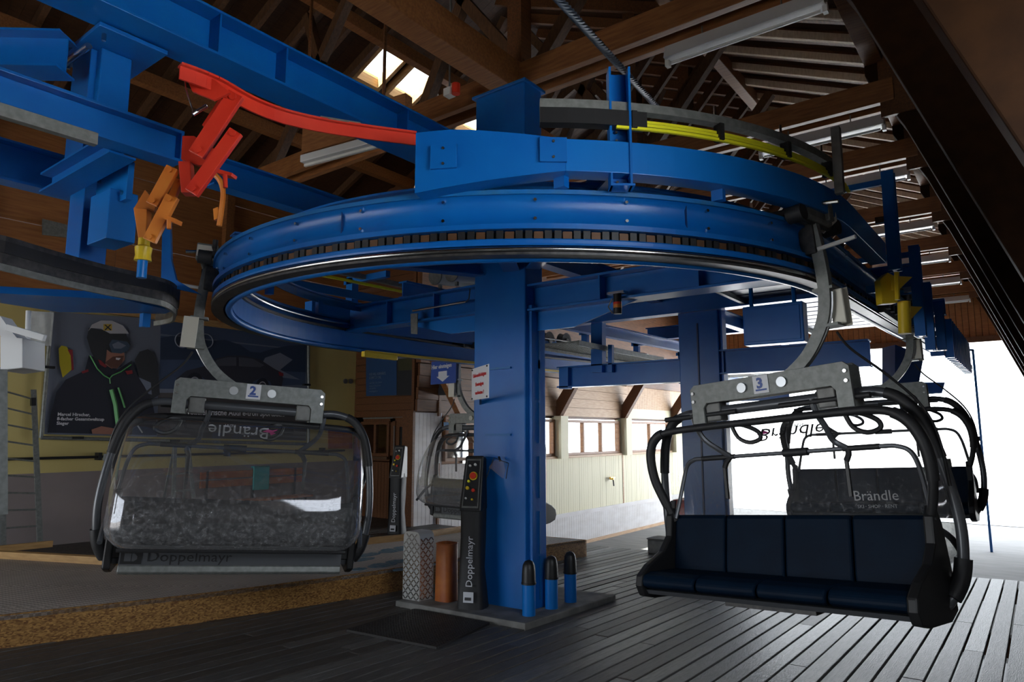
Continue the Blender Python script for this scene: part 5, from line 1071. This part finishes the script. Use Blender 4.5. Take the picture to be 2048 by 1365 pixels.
strip([(-12.36,4.705,1.258),(-12.36,4.827,1.052),(-12.36,4.943,0.942),(-12.36,5.032,0.898),(-12.36,5.068,0.951),(-12.36,5.206,1.028),(-12.36,5.36,1.16)], 'p_green', .011); strip([(-12.36,5.032,0.898),(-12.36,5.046,0.814)], 'p_green', .008)
strip([(-12.36,5.069,0.714),(-12.36,5.151,0.465),(-12.36,5.215,0.13),(-12.36,5.248,-0.004)], 'p_green', .034); strip([(-12.36,5.178,0.754),(-12.36,5.256,0.553),(-12.36,5.306,0.419)], 'p_green', .016); strip([(-12.36,5.432,0.371),(-12.36,5.496,0.175),(-12.36,5.625,-0.004)], 'p_helm', .012)
lay('picture', 'p_skin', [(-12.36,4.811,0.045),(-12.36,4.959,0.103),(-12.36,5.18,0.063),(-12.36,5.219,-0.038),(-12.36,4.831,-0.02)])
pt = X0+.0012*LAY[0]+.004
for s_, p, sz in (('Marcel Hirscher,', (-12.36,4.301,0.264), .07), ('8-facher Gesamtweltcup', (-12.36,4.299,0.193), .07), ('Sieger', (-12.36,4.298,0.122), .07), ('Enjoying peak season.', (-12.36,6.143,0.452), .155), ('Der vollelektrische Audi e-tron Sportback.', (-12.36,6.133,0.326), .155), ('Future is an attitude', (-12.36,6.139,0.245), .08)):
    text('lettering', s_, sz, (pt, p[1], p[2]), (0, 1, 0), (0, 0, 1), 'p_txt', t, sx=1.0 if sz < .12 else .86, bold=.002)
for P in ([(-12.3,4.092,1.936),(-12.3,4.101,-0.081)], [(-12.3,4.101,-0.081),(-12.3,9.053,-0.247)], [(-12.3,9.053,-0.247),(-12.3,8.933,2.305)]):
    (a, c) = P; MB().rod(a, c, .03, 10).build('frame_tube', 'galv', t, smooth=True)
for q in [(-12.26,4.109,1.017),(-12.26,4.605,-0.084),(-12.26,6.177,-0.146),(-12.26,8.927,1.007)]: MB().box(q[0]-.05, q[0]+.02, q[1]-.08, q[1]+.08, q[2]-.02, q[2]+.02).build('clamp', 'black', t)

# bench with orange boards and a teal cloth, and a step ladder, by the mauve wall (seen through the bubble of chair 2)
t = thing('bench', (-12.1, 7.6, -1.8), 'wooden bench with orange-brown boards by the mauve wall, seen through the bubble of chair 2', 'bench')
for z in (-1.02, -.86): MB().box(-12.30, -12.26, 6.7, 8.9, z, z+.13).build('backrest_board', 'orange_brown', t, bevel=.004)
for x in (-12.2, -12.02): MB().box(x, x+.15, 6.7, 8.9, -1.30, -1.26).build('seat_board', 'orange_brown', t, bevel=.004)
for y in (6.8, 7.75, 8.7):
    MB().box(-12.3, -12.26, y, y+.05, -1.80, -.72).build('leg', 'dark_steel', t); MB().box(-11.92, -11.88, y, y+.05, -1.80, -1.30).build('leg', 'dark_steel', t); MB().box(-12.3, -11.88, y, y+.05, -1.34, -1.30).build('bracket', 'dark_steel', t)
q = MB(); q.box(-12.25, -12.22, 7.75, 8.1, -1.12, -.66); q.box(-12.33, -12.22, 7.75, 8.1, -.69, -.66)
solo(q, 'towel', 'teal', 'teal cloth hanging over the back of the bench by the mauve wall', 'cloth', bevel=.01)
t = thing('step_ladder', (-11.9, 6.2, -1.8), 'open step ladder by the mauve wall, seen through the bubble of chair 2', 'ladder')
for y, dy in ((5.98, .10), (6.42, -.10)):
    MB().bar((-11.75, y, -1.79), (-12.05, y+dy, -.25), .03, .06, (0, 1, 0)).build('rail', 'galv', t); MB().bar((-12.3, y, -1.79), (-12.08, y+dy, -.25), .02, .04, (0, 1, 0)).build('rail', 'galv', t)
for k in range(5): f = .12+.19*k; MB().box(-11.78-.3*f, -11.70-.3*f, 6.0+.1*f, 6.42-.1*f, -1.79+1.54*f, -1.76+1.54*f).build('step', 'galv', t)

# ================================================================ ROOF
# main roof, 24 degrees; ridge at x=-6.9
RS = .448; RX = -6.9; RZ = 7.55
def rz(x): return RZ-RS*abs(x-RX)
cl = thing('ceiling', (RX, 10, RZ), None, None, kind='structure')
sky = [(7.55, 8.1, -9.35, -8.55), (8.32, 8.95, -9.35, -8.55), (9.35, 9.95, -9.35, -8.55), (10.2, 10.9, -9.35, -8.55), (12.6, 13.2, -9.35, -8.55)]
random.seed(9)
y = -6.2
while y < 23.2:
    for sgn in (-1, 1):
        segs = [(RX, -1.0)] if sgn > 0 else [(-13.0, RX)]
        hit = [q for q in sky if q[0]-.14 < y+.0 and y+.14 < q[1]+.14 and sgn < 0]
        if hit: q = hit[0]; segs = [(-13.0, q[2]), (q[3], RX)]
        for a, c in segs:
            b = MB(); b.hexa([(a, y+.002, rz(a)+.04), (c, y+.002, rz(c)+.04), (c, y+.138, rz(c)+.04), (a, y+.138, rz(a)+.04)], [(a, y+.002, rz(a)+.06), (c, y+.002, rz(c)+.06), (c, y+.138, rz(c)+.06), (a, y+.138, rz(a)+.06)])
            b.build('board', 'wood_ceiling', cl)
    y += .14
b = MB()
def roofslab(b, a, c, y0, y1): b.hexa([(a, y0, rz(a)+.065), (c, y0, rz(c)+.065), (c, y1, rz(c)+.065), (a, y1, rz(a)+.065)], [(a, y0, rz(a)+.12), (c, y0, rz(c)+.12), (c, y1, rz(c)+.12), (a, y1, rz(a)+.12)])
roofslab(b, RX, -.2, -6.4, 23.4); roofslab(b, -13.2, -9.4, -6.4, 23.4); roofslab(b, -8.5, RX, -6.4, 23.4)
ye = -6.4
for q in sky: roofslab(b, -9.4, -8.5, ye, q[0]-.02); ye = q[1]+.02
roofslab(b, -9.4, -8.5, ye, 23.4)
struct(b, 'ceiling_deck', 'black')
for i, q in enumerate(sky):
    t = thing('window_%d' % (i+6), ((q[2]+q[3])/2, (q[0]+q[1])/2, rz(-9)), None, None, kind='structure')
    b = MB()
    for (xa, xb, ya, yb) in ((q[2]-.02, q[2]+.06, q[0]-.04, q[1]+.04), (q[3]-.06, q[3]+.02, q[0]-.04, q[1]+.04), (q[2], q[3], q[0]-.04, q[0]+.03), (q[2], q[3], q[1]-.03, q[1]+.04)):
        b.hexa([(xa, ya, rz(xa)-.08), (xb, ya, rz(xb)-.08), (xb, yb, rz(xb)-.08), (xa, yb, rz(xa)-.08)], [(xa, ya, rz(xa)+.14), (xb, ya, rz(xb)+.14), (xb, yb, rz(xb)+.14), (xa, yb, rz(xa)+.14)])
    b.build('window_frame', 'kerb', t)
    b = MB(); a, c = q[2]+.06, q[3]-.06; b.hexa([(a, q[0]+.03, rz(a)+.08), (c, q[0]+.03, rz(c)+.08), (c, q[1]-.03, rz(c)+.08), (a, q[1]-.03, rz(a)+.08)], [(a, q[0]+.03, rz(a)+.09), (c, q[0]+.03, rz(c)+.09), (c, q[1]-.03, rz(c)+.09), (a, q[1]-.03, rz(a)+.09)])
    b.build('pane', 'glass', t)
# common rafters under the boards
y = -5.6; i = 0; used = [q[0] for q in sky]
rg = 'rafters under the ceiling boards'
while y < 22.9:
    b = MB(); b.bar((RX, y, rz(RX)-.05), (-1.15, y, rz(-1.15)-.05), .08, .16); b.build('rafter', 'wood_dark', cl)
    b = MB(); b.bar((-12.9, y, rz(-12.9)-.05), (RX, y, rz(RX)-.05), .08, .16)
    if not any(q[0]-.05 < y < q[1]+.05 for q in sky): b.build('rafter', 'wood_truss', cl)
    y += .62
# pale struts under the right-hand slope (kinked members, the light of the exit put into their colour)
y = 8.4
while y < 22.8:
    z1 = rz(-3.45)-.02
    b = MB(); b.bar((-3.45, y, z1-.15), (-1.25, y, rz(-1.25)-.17), .07, .10); b.build('rafter', 'wood_exit_lit', cl)
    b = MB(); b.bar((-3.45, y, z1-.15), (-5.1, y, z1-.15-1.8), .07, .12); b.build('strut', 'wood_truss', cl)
    y += .62
# longitudinal beams
for nm, p0, p1, w_, h_, lab in (('roof_beam', (-4.45, -5.8, 4.0), (-4.45, 5.9, 4.0), .26, .36, 'broad brown longitudinal roof beam at the top, left of the blue box column'),
                          ('roof_beam', (-3.45, 6.2, 5.75), (-3.45, 23, 5.75), .16, .22, 'longitudinal ridge timber carrying the pale struts'),
                          ('roof_beam', (-1.2, -5.8, 4.55), (-1.2, 23, 4.55), .2, .26, 'longitudinal eaves timber along the tops of the slanting truss legs'),
                          ('roof_beam', (-8.2, -5, 6.55), (-8.2, 23, 6.55), .16, .22, 'longitudinal timber beside the skylights'),
                          ('roof_beam', (-10.6, -5, 5.45), (-10.6, 23, 5.45), .16, .22, 'longitudinal timber between skylights and yellow wall')):
    solo(MB().bar(p0, p1, w_, h_), nm, 'wood_beam', lab, 'beam', 'longitudinal roof timbers', bevel=.008)
# trusses: tie beam pair, diagonals, post, slanting leg
TY = [.2, 3.1, 6.0, 8.9, 10.95, 14.0, 16.9, 19.7, 22.6]
near = ['frontmost', 'second', 'third', 'fourth', 'fifth', 'sixth', 'seventh', 'eighth', 'ninth and farthest']
for i, y in enumerate(TY):
    t = thing('roof_truss', (-1, y, 3.8), '%s of the brown timber roof trusses counted from the camera towards the exit' % near[i], 'truss', 'timber roof trusses')
    if i > 1:
        for dy in (-.13, .13):
            MB().bar((-9.6 if i < 9 else -9, y+dy, 4.02), (-1.0, y+dy, 4.02), .09, .28).build('tie_beam', 'wood_beam', t, bevel=.005)
    def diag(x0, z0, x1, z1, w_=.16, h_=.14, m='wood_truss'): MB().bar((x0, y, z0), (x1, y, z1), w_*.8, h_).build('diagonal', m, t, bevel=.004)
    if i > 1:
        diag(-9.4, 4.1, -6.9, 7.3); diag(-4.3, 4.1, -6.7, 7.2); diag(-4.2, 4.1, -3.0, 5.5); diag(-7.6, 4.1, -8.6, 6.5); diag(-6.0, 4.15, -4.9, 6.2)
        MB().box(-4.55, -4.35, y-.1, y+.1, 3.9, rz(-4.45)).build('king_post', 'wood_dark', t)
    for dy in (-.06,):      # slanting glulam leg
        MB().prism([(-1.3, y-.1, 4.85), (-.62, y-.1, 4.85), (-.30, y-.1, 4.05), (1.35, y-.1, -.1), (2.5, y-.1, -2.93), (1.55, y-.1, -2.93), (-.92, y-.1, 3.55), (-1.3, y-.1, 4.3)], (0, .2, 0)).build('leg', 'wood_leg', t, bevel=.01)
    MB().prism([(-1.15, y-.16, 3.7), (-.55, y-.16, 3.7), (-.35, y-.16, 4.6), (-1.15, y-.16, 4.6)], (0, .05, 0)).build('gusset', 'wood_dark', t)
    b = MB(); b.tube([(-.75, y-.19, 4.15), (-.75, y-.15, 4.15)], .06, 12); b.build('bolt', 'galv', t)
    b = MB(); b.tube([(.25, y-.13, 1.9), (.25, y-.09, 1.9)], .05, 12); b.build('bolt', 'galv', t)
# steep boarded side outside the legs
sc = thing('wall_right_slope', (0, 10, 2), None, None, kind='structure')
def sx(z): return -.56+(4.85-z)*.405+.06
z = -2.9
while z < 4.9:
    z2 = z+.195
    for ya, yb in ([(-6.3, .35), (3.0, 23.3)] if 0.15 < z < 1.6 else [(-6.3, 23.3)]):
        b = MB(); b.hexa([(sx(z), ya, z), (sx(z)+.03, ya, z), (sx(z)+.03, yb, z), (sx(z), yb, z)], [(sx(z2), ya, z2), (sx(z2)+.03, ya, z2), (sx(z2)+.03, yb, z2), (sx(z2), yb, z2)])
        b.build('board', 'wood_ceiling', sc)
    z += .2
for z in (4.5, 3.7, 2.9, 2.1):
    b = MB(); b.bar((sx(z)-.08, -6, z), (sx(z)-.08, 23.1, z), .05, .09); b.build('purlin', 'wood_truss', sc)
# horizontal X members between legs and cladding
# fluorescent fittings
LY = [6.0, 8.92, 10.95, 14.02, 16.93, 19.72, 22.6]
for i, y in enumerate(LY):
    x1 = -1.14; x0 = -2.62 if i == 0 else -2.62
    t = thing('fluorescent_light', ((x0+x1)/2, y, 3.66), ['unlit fluorescent batten highest up, by the top edge of the photo', 'unlit fluorescent batten above the yellow rail, with sunlit timber behind', 'unlit fluorescent batten, third in the row above the tyre line', 'unlit fluorescent batten, fourth in the row above the tyre line', 'unlit fluorescent batten, fifth in the row towards the exit', 'unlit fluorescent batten, sixth in the row towards the exit', 'unlit fluorescent batten nearest the exit gable'][i], 'light', 'fluorescent battens along the right-hand side')
    MB().prism([(x0, y-.09, 3.66), (x0, y-.045, 3.80), (x0, y+.045, 3.80), (x0, y+.09, 3.66)], (x1-x0, 0, 0)).build('housing', 'white_paint', t, bevel=.004)
    MB().rod((x0+.05, y, 3.63), (x1-.05, y, 3.63), .016).build('tube', 'white_plastic', t, smooth=True)
    MB().box(x0-.01, x0+.03, y-.03, y+.03, 3.6, 3.68).build('end_cap', 'white_plastic', t); MB().box(x1-.03, x1+.01, y-.03, y+.03, 3.6, 3.68).build('end_cap', 'white_plastic', t)
    for q in (.25, .75): MB().rod((x0+(x1-x0)*q, y, 3.79), (x0+(x1-x0)*q, y, 3.9), .008, 6).build('hanger', 'galv', t)
p0, p1 = (-6.647,4.686,3.2), (-5.471,4.842,3.2)
t = thing('fluorescent_light', p0, 'unlit grey fluorescent batten hanging left behind the big blue box beam', 'light', 'fluorescent battens over the left track')
MB().bar(p0, p1, .16, .09).build('housing', 'white_paint', t, bevel=.01); MB().bar((p0[0], p0[1], p0[2]-.06), (p1[0], p1[1], p1[2]-.06), .03, .03).build('tube', 'white_plastic', t)
MB().bar((p0[0], p0[1], p0[2]+.25), (p1[0]+.3*(p1[0]-p0[0]), p1[1]+.3*(p1[1]-p0[1]), p1[2]+.25), .12, .36).build('mounting_beam', 'wood_beam', t)
for q in (p0, p1): MB().rod((q[0], q[1], q[2]+.1), (q[0], q[1], rz(q[0])+.06), .02, 6).build('hanger', 'wood_dark', t)
# red and white detector on the tie beam
t = thing('siren', (-4.962,5.473,3.9), 'small red and white siren on the timber left of the blue box column', 'siren')
q = BASE['siren']; MB().rod((q[0]-.1, q[1], q[2]+.02), (q[0]-.1, q[1], rz(q[0])+.04), .012, 6).build('conduit', 'galv_dark', t); MB().tube([(q[0], q[1], q[2]-.06), (q[0], q[1], q[2]+.06)], .05, 12).build('red_dome', 'red', t); MB().box(q[0]-.15, q[0]-.05, q[1]-.05, q[1]+.05, q[2]-.06, q[2]+.03).build('box', 'white_plastic', t)
# haul rope
r0, r1 = (-2.227,3.331,2.787), (-2.998,6.764,3.496)
pts = [Vector(r0).lerp(Vector(r1), k/40) for k in range(-6, 41)]
b = MB(); d, a_, u_ = frame(pts[-1]-pts[0])
for s in range(6):
    P = [p+a_*.018*cos(k*.9+s*pi/3)+u_*.018*sin(k*.9+s*pi/3) for k, p in enumerate(pts)]; P2 = []
    L_ = 90
    P2 = [Vector(r0).lerp(Vector(r1), -.15+1.15*k/L_)+a_*.02*cos(k*.8+s*pi/3)+u_*.02*sin(k*.8+s*pi/3) for k in range(L_+1)]
    b.tube(P2, .013, 5)
solo(b, 'haul_rope', 'rope', 'thick stranded steel rope running down from the top edge to the blue channel post', 'rope', smooth=True)

# ================================================================ REAR STEELWORK, TYRE LINE, WALKWAYS
c2 = thing('steel_column', (-3.58, 9.15, gz(-3.6, 9.1)), 'second blue steel column farther back, seen through the bubble of chair 3', 'column')
MB().box(-3.89, -3.32, 9.0, 9.26, -1.80, 2.1).build('shaft', 'blue', c2, bevel=.01); MB().box(-3.62, -3.60, 8.985, 9.0, -1.7, 1.5).build('weld_seam', 'blue_dark', c2)
MB().box(-3.34, -3.28, 9.05, 9.2, -1.8, 1.9).build('side_flange', 'blue', c2)
def arm2(y, x0, x1, z0, h, lab, name='cross_beam', m='blue', w_=.2):
    t = thing(name, ((x0+x1)/2, y, z0), lab, 'beam', 'rear cross beams'); MB().ibeam((x0, y, z0+h/2), (x1, y, z0+h/2), w_, h, .02).build('i_beam', m, t); return t
arm2(9.0, -6.3, -.9, 1.66, .28, 'upper blue cross beam over the second column, white-lit underneath')
arm2(9.1, -5.95, -3.89, .70, .33, 'lower blue cross beam left of the second column')
arm2(9.1, -3.32, -1.5, .78, .33, 'lower blue cross beam right of the second column')
arm2(13.0, -6.3, -1.0, 1.9, .26, 'blue cross beam of the third support frame')
arm2(12.2, -4.9, -3.3, .55, .3, 'short dark blue box beam behind the second column')
t = thing('hanger_post', (-5.9, 9, .7), 'blue hanger posts with bolted foot behind the middle column', 'post')
MB().prism([(-5.903,9.0,1.021),(-5.736,9.0,1.012),(-5.74,9.0,0.676),(-5.907,9.0,0.682)], (0, .12, 0)).build('foot', 'blue', t)
MB().prism([(-5.307,9.0,1.722),(-5.114,9.0,1.702),(-5.13,9.0,0.901),(-5.322,9.0,0.911)], (0, .12, 0)).build('post', 'blue', t); MB().prism([(-5.019,9.0,1.311),(-4.951,9.0,1.306),(-4.96,9.0,0.892),(-5.027,9.0,0.896)], (0, .06, 0)).build('post', 'blue', t)
# longitudinal girders joining the columns
def along2(x, z, y0, y1, w_, h_, lab, rise=0):
    t = thing('longitudinal_beam', (x, (y0+y1)/2, z), lab, 'beam', 'longitudinal beams of the track'); MB().ibeam((x, y0, z), (x, y1, z+rise), w_, h_, .018).build('i_beam', 'blue', t); return t
along2(-1.55, 1.62, 5.6, 19, .14, .22, 'blue girder above the near straight track', .3)
along2(-5.9, 1.70, 5.6, 19, .14, .2, 'blue girder inside the far straight track', .2)
along2(-4.2, 1.95, 5.42, 19, .16, .24, 'blue girder from column to column along the middle', .1)
# steel grating walkways
def grating(name, x0, x1, y0, y1, z, lab, bars=26, cross=12):
    t = thing(name, ((x0+x1)/2, (y0+y1)/2, z), lab, 'walkway', 'steel grating walkways')
    b = MB()
    for i in range(bars+1): y = y0+(y1-y0)*i/bars; b.box(x0, x1, y-.008, y+.008, z, z+.03)
    for i in range(cross+1): x = x0+(x1-x0)*i/cross; b.box(x-.006, x+.006, y0, y1, z+.004, z+.026)
    o = b.build('grating_mesh', 'galv', t); o['kind'] = 'stuff'
    for x in (x0, x1): MB().box(x-.015, x+.015, y0, y1, z-.04, z+.035).build('edge_angle', 'galv', t)
    return t
grating('grating_walkway', -5.75, -5.05, 8.2, 11.0, 1.26, 'small steel grating seen from below right of the middle column', 40, 10)
grating('grating_walkway', -5.5, -4.6, 11.2, 15.5, 1.25, 'longer steel grating seen from below beside the second column', 60, 12)
# plank catwalk between track lines, seen from below with daylight between the boards
t = thing('catwalk', (-2.2, 8, 1.7), 'blue board catwalk seen from below beside the near track, daylight showing between its boards', 'walkway')
y = 6.1
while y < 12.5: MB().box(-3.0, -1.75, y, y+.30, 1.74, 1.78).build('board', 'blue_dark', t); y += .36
for x in (-2.95, -1.85): MB().box(x, x+.05, 6.0, 12.6, 1.68, 1.74).build('edge_angle', 'galv', t)
MB().box(-3.05, -1.7, 5.95, 6.0, 1.70, 1.80).build('front_angle', 'galv', t)
# hanging cabinet
t = thing('hanging_cabinet', (-2.0, 7.0, .88), 'blue steel cabinet hanging from two thin rods left of the arm of chair 3', 'cabinet')
MB().box(-2.30, -1.71, 6.95, 7.12, .88, 1.28).build('body', 'blue', t, bevel=.01); MB().box(-2.27, -1.74, 6.94, 6.95, .91, 1.25).build('door', 'blue', t, bevel=.004)
for x in (-2.22, -1.80): MB().rod((x, 7.0, 1.27), (x, 7.0, 1.74), .022, 8).build('hanging_rod', 'blue', t)
t = thing('signal_lamp', (-2.745,5.1,1.07), 'small black signal column with orange and red lamps under the right cross beam', 'lamp')
q = (-2.745,5.1,1.07); MB().rod((q[0], q[1], q[2]-.07), (q[0], q[1], q[2]+.10), .035, 12).build('body', 'black', t, smooth=True); MB().rod((q[0]-.0, q[1], q[2]-.02), (q[0], q[1], q[2]+.012), .037, 12).build('orange_lens', 'orange', t); MB().rod((q[0], q[1], q[2]+.013), (q[0], q[1], q[2]+.03), .037, 12).build('red_lens', 'red', t)
MB().box(q[0]-.08, q[0]+.08, q[1]-.04, q[1]+.04, q[2]+.10, q[2]+.12).build('bracket', 'steel', t); MB().tube([(q[0]-.05, q[1], q[2]-.06), (q[0]-.09, q[1], q[2]), (q[0]-.05, q[1], q[2]+.07)], .006, 6).build('cable', 'galv', t)
# far rollers seen right of the column
for i, (q, lab) in enumerate((((-6.4,9.398,1.527), 'left one of two grooved grey rollers right of the middle column'), ((-6.4,9.923,1.565), 'right one of two grooved grey rollers right of the middle column'))):
    t = thing('track_roller', q, lab, 'roller', 'grooved rollers on the far line')
    MB().tube([(q[0]-.06, q[1], q[2]), (q[0]-.02, q[1], q[2]), (q[0]+.02, q[1], q[2]), (q[0]+.06, q[1], q[2])], [.15, .13, .13, .15], 24).build('wheel', 'rubber', t, smooth=True); MB().rod((q[0]-.07, q[1], q[2]), (q[0]+.08, q[1], q[2]), .05, 14).build('hub', 'galv_dark', t, smooth=True)
# tyre conveyor of the near straight
tc_ = thing('tyre_conveyor', (-1.22, 10, 1.4), 'row of black rubber drive tyres above the near straight track', 'conveyor')
mt_ = MB().tube([(-.07, 0, 0), (-.055, 0, 0), (.05, 0, 0), (.065, 0, 0)], [.12, .155, .155, .12], 18).mesh('drive_tyre'); mt_.materials.append(M['rubber'])
mh_ = MB().rod((-.09, 0, 0), (.09, 0, 0), .05, 12).mesh('hub'); mh_.materials.append(M['galv'])
for k in range(34):
    o = bpy.data.objects.new('drive_tyre', mt_); COL.objects.link(o); o.parent = tc_; o.location = (0, 5.7+k*.36-10, .028*(k*.36))
    h = bpy.data.objects.new('hub', mh_); COL.objects.link(h); h.parent = o
t = thing('perforated_rail', (-1.35, 10, 1.25), 'grey perforated angle rail running beside the drive tyres', 'rail')
MB().bar((-1.40, 4.9, 1.30), (-1.40, 18, 1.66), .02, .09).build('angle', 'galv', t)
for k in range(40): y = 5+k*.3; z = 1.30+.0275*(y-4.9); MB().rod((-1.385, y, z), (-1.38, y, z), .016, 8).build('hole', 'black', t)
MB().bar((-1.10, 4.9, 1.20), (-1.10, 18, 1.56), .05, .03).build('cover', 'alu', t)
# gear boxes, machinery near the arm of chair 3
t = thing('drive_unit', (-1.3, 5.0, 1.45), 'dark greasy drive unit behind the arm of chair 3', 'drive')
MB().box(-2.0, -1.3, 5.15, 5.4, 1.50, 1.66).build('housing', 'dark_steel', t, bevel=.03); MB().rod((-1.75, 5.0, 1.42), (-1.75, 5.0, 1.62), .10, 16).build('motor', 'dark_steel', t, smooth=True); MB().rod((-2.05, 5.05, 1.56), (-1.9, 5.05, 1.56), .09, 16).build('pulley', 'galv_dark', t, smooth=True)
MB().rod((-1.5, 4.95, 1.35), (-1.45, 5.0, 1.6), .05, 12).build('cylinder', 'galv', t, smooth=True); MB().rod((-1.45, 4.9, 1.33), (-1.15, 4.9, 1.33), .035, 12).build('shaft', 'dark_steel', t, smooth=True)
random.seed(21)
for k in range(7):
    x = -1.35+.07*(k % 3); y = 5.25+.17*k; MB().box(x-.05, x+.05, y, y+.09, 1.34, 1.62-.03*(k % 2)).build('link_block', ['dark_steel', 'black', 'galv_dark'][k % 3], t, bevel=.012)
    MB().rod((x, y, 1.36), (x+.18, y, 1.36+.02*(k % 2)), .02, 8).build('pin', 'steel', t)
for k in range(4): MB().tube(smooth_pts([(-1.9+.15*k, 5.1, 1.62), (-1.7+.12*k, 5.0, 1.55-.04*k), (-1.5+.1*k, 5.1, 1.42), (-1.3, 5.3+.1*k, 1.36)], 4), .012, 6).build('hose', 'black', t, smooth=True)
MB().rod((-1.42, 4.98, 1.24), (-1.30, 4.98, 1.24), .055, 14).build('brass_disc', 'gold', t, smooth=True)
# upright blue posts on the outside of the near straight
labs = ['tall blue upright post nearest the right end of the curved guide beam', 'second blue upright post outside the near track', 'third and lowest blue upright post outside the near track', 'short blue upright post just before the ribbed guard']
for i, (y, zl, zh) in enumerate(((6.05, 1.28, 2.1), (7.4, .90, 1.78), (8.15, .84, 1.55), (9.3, .95, 1.5))):
    t = thing('upright_post', (-.78, y, zl), labs[i], 'post', 'blue upright posts outside the near track')
    MB().box(-.80, -.775, y, y+.08, zl, zh).build('web', 'blue', t); MB().box(-.83, -.74, y-.012, y, zl, zh).build('flange', 'blue', t); MB().box(-.83, -.74, y+.08, y+.092, zl, zh).build('flange', 'blue', t)
    MB().box(-1.0, -.80, y+.02, y+.06, 1.12, 1.18).build('lower_bracket', 'blue', t)
    MB().box(-.90, -.83, y+.03, y+.07, (zl+zh)/2, (zl+zh)/2+.05).build('fixing', 'steel', t)
    MB().box(-1.5, -.80, y+.02, y+.06, zh-.10, zh-.05).build('top_bracket', 'blue', t)
t = thing('ribbed_guard', (-.8, 12, 1.0), 'dark blue ribbed side guard of the track beside the exit opening', 'guard')
for k in range(13): y = 10.3+k*.25; MB().box(-.84, -.74, y, y+.06, .95, 1.45).build('rib', 'blue', t)
MB().box(-.90, -.84, 10.3, 13.4, 1.38, 1.45).build('top_rail', 'blue', t); MB().box(-1.0, -.84, 10.3, 13.4, .98, 1.04).build('bottom_rail', 'blue', t)
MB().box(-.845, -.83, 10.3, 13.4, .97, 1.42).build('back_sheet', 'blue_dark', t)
t = thing('roller_chain', (-.98, 9, 1.0), 'dark comb-like roller chain running down the outside of the near track towards the exit', 'chain')
MB().bar((-.98, 6.6, 1.06), (-.98, 17.5, 1.30), .04, .05).build('side_bar', 'dark_steel', t)
for k in range(48): y = 6.7+k*.22; MB().box(-1.02, -.93, y, y+.09, 1.08+.022*(y-6.6), 1.16+.022*(y-6.6)).build('roller', 'rubber', t)
# yellow actuator
t = thing('yellow_actuator', (-0.722,5.731,0.98), 'mustard yellow actuator with triangular brackets on the outside of the near track', 'actuator')
MB().prism([(-0.832,5.647,1.133),(-0.781,5.686,1.19),(-0.718,5.734,1.148),(-0.735,5.72,0.958),(-0.83,5.648,0.95)], (-.05, .06, 0)).build('body', 'yellow', t, bevel=.006); MB().prism([(-0.751,5.646,1.152),(-0.63,5.737,1.144),(-0.716,5.672,1.046),(-0.757,5.641,1.046)], (-.006, .008, 0)).build('bracket', 'yellow', t)
MB().prism([(-0.739,5.843,0.954),(-0.603,5.946,0.946),(-0.699,5.874,0.823),(-0.747,5.837,0.823)], (-.006, .008, 0)).build('bracket', 'yellow', t); MB().rod((-0.706,5.805,0.975), (-0.715,5.799,0.732), .045, 14).build('cylinder', 'yellow', t, smooth=True); MB().rod((-0.715,5.61,1.166), (-0.722,5.605,0.961), .018, 8).build('rod', 'yellow', t, smooth=True)
t = thing('box_panel', (-1.2, 11, .4), 'blue box panels hanging under the far end of the near track', 'panel')
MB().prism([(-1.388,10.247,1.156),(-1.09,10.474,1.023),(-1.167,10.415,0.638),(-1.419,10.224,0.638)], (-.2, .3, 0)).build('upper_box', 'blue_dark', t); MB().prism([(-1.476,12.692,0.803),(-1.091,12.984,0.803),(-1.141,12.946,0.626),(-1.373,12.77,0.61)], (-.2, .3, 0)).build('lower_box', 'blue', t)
t = thing('gate', (-1.126,21.0,1.848), 'slim blue gate frame standing in the bright exit opening', 'frame')
MB().prism([(-1.128,21.0,2.107), (-1.075,21.0,2.103), ((-1.063,21.0,1.268)[0], 21, -2.93), ((-1.116,21.0,1.271)[0], 21, -2.93)], (0, .1, 0)).build('post', 'blue', t); MB().prism([(-1.232,21.0,2.153),(-1.074,21.0,2.116),(-1.078,21.0,2.064),(-1.237,21.0,2.089)], (0, .1, 0)).build('top', 'blue', t)
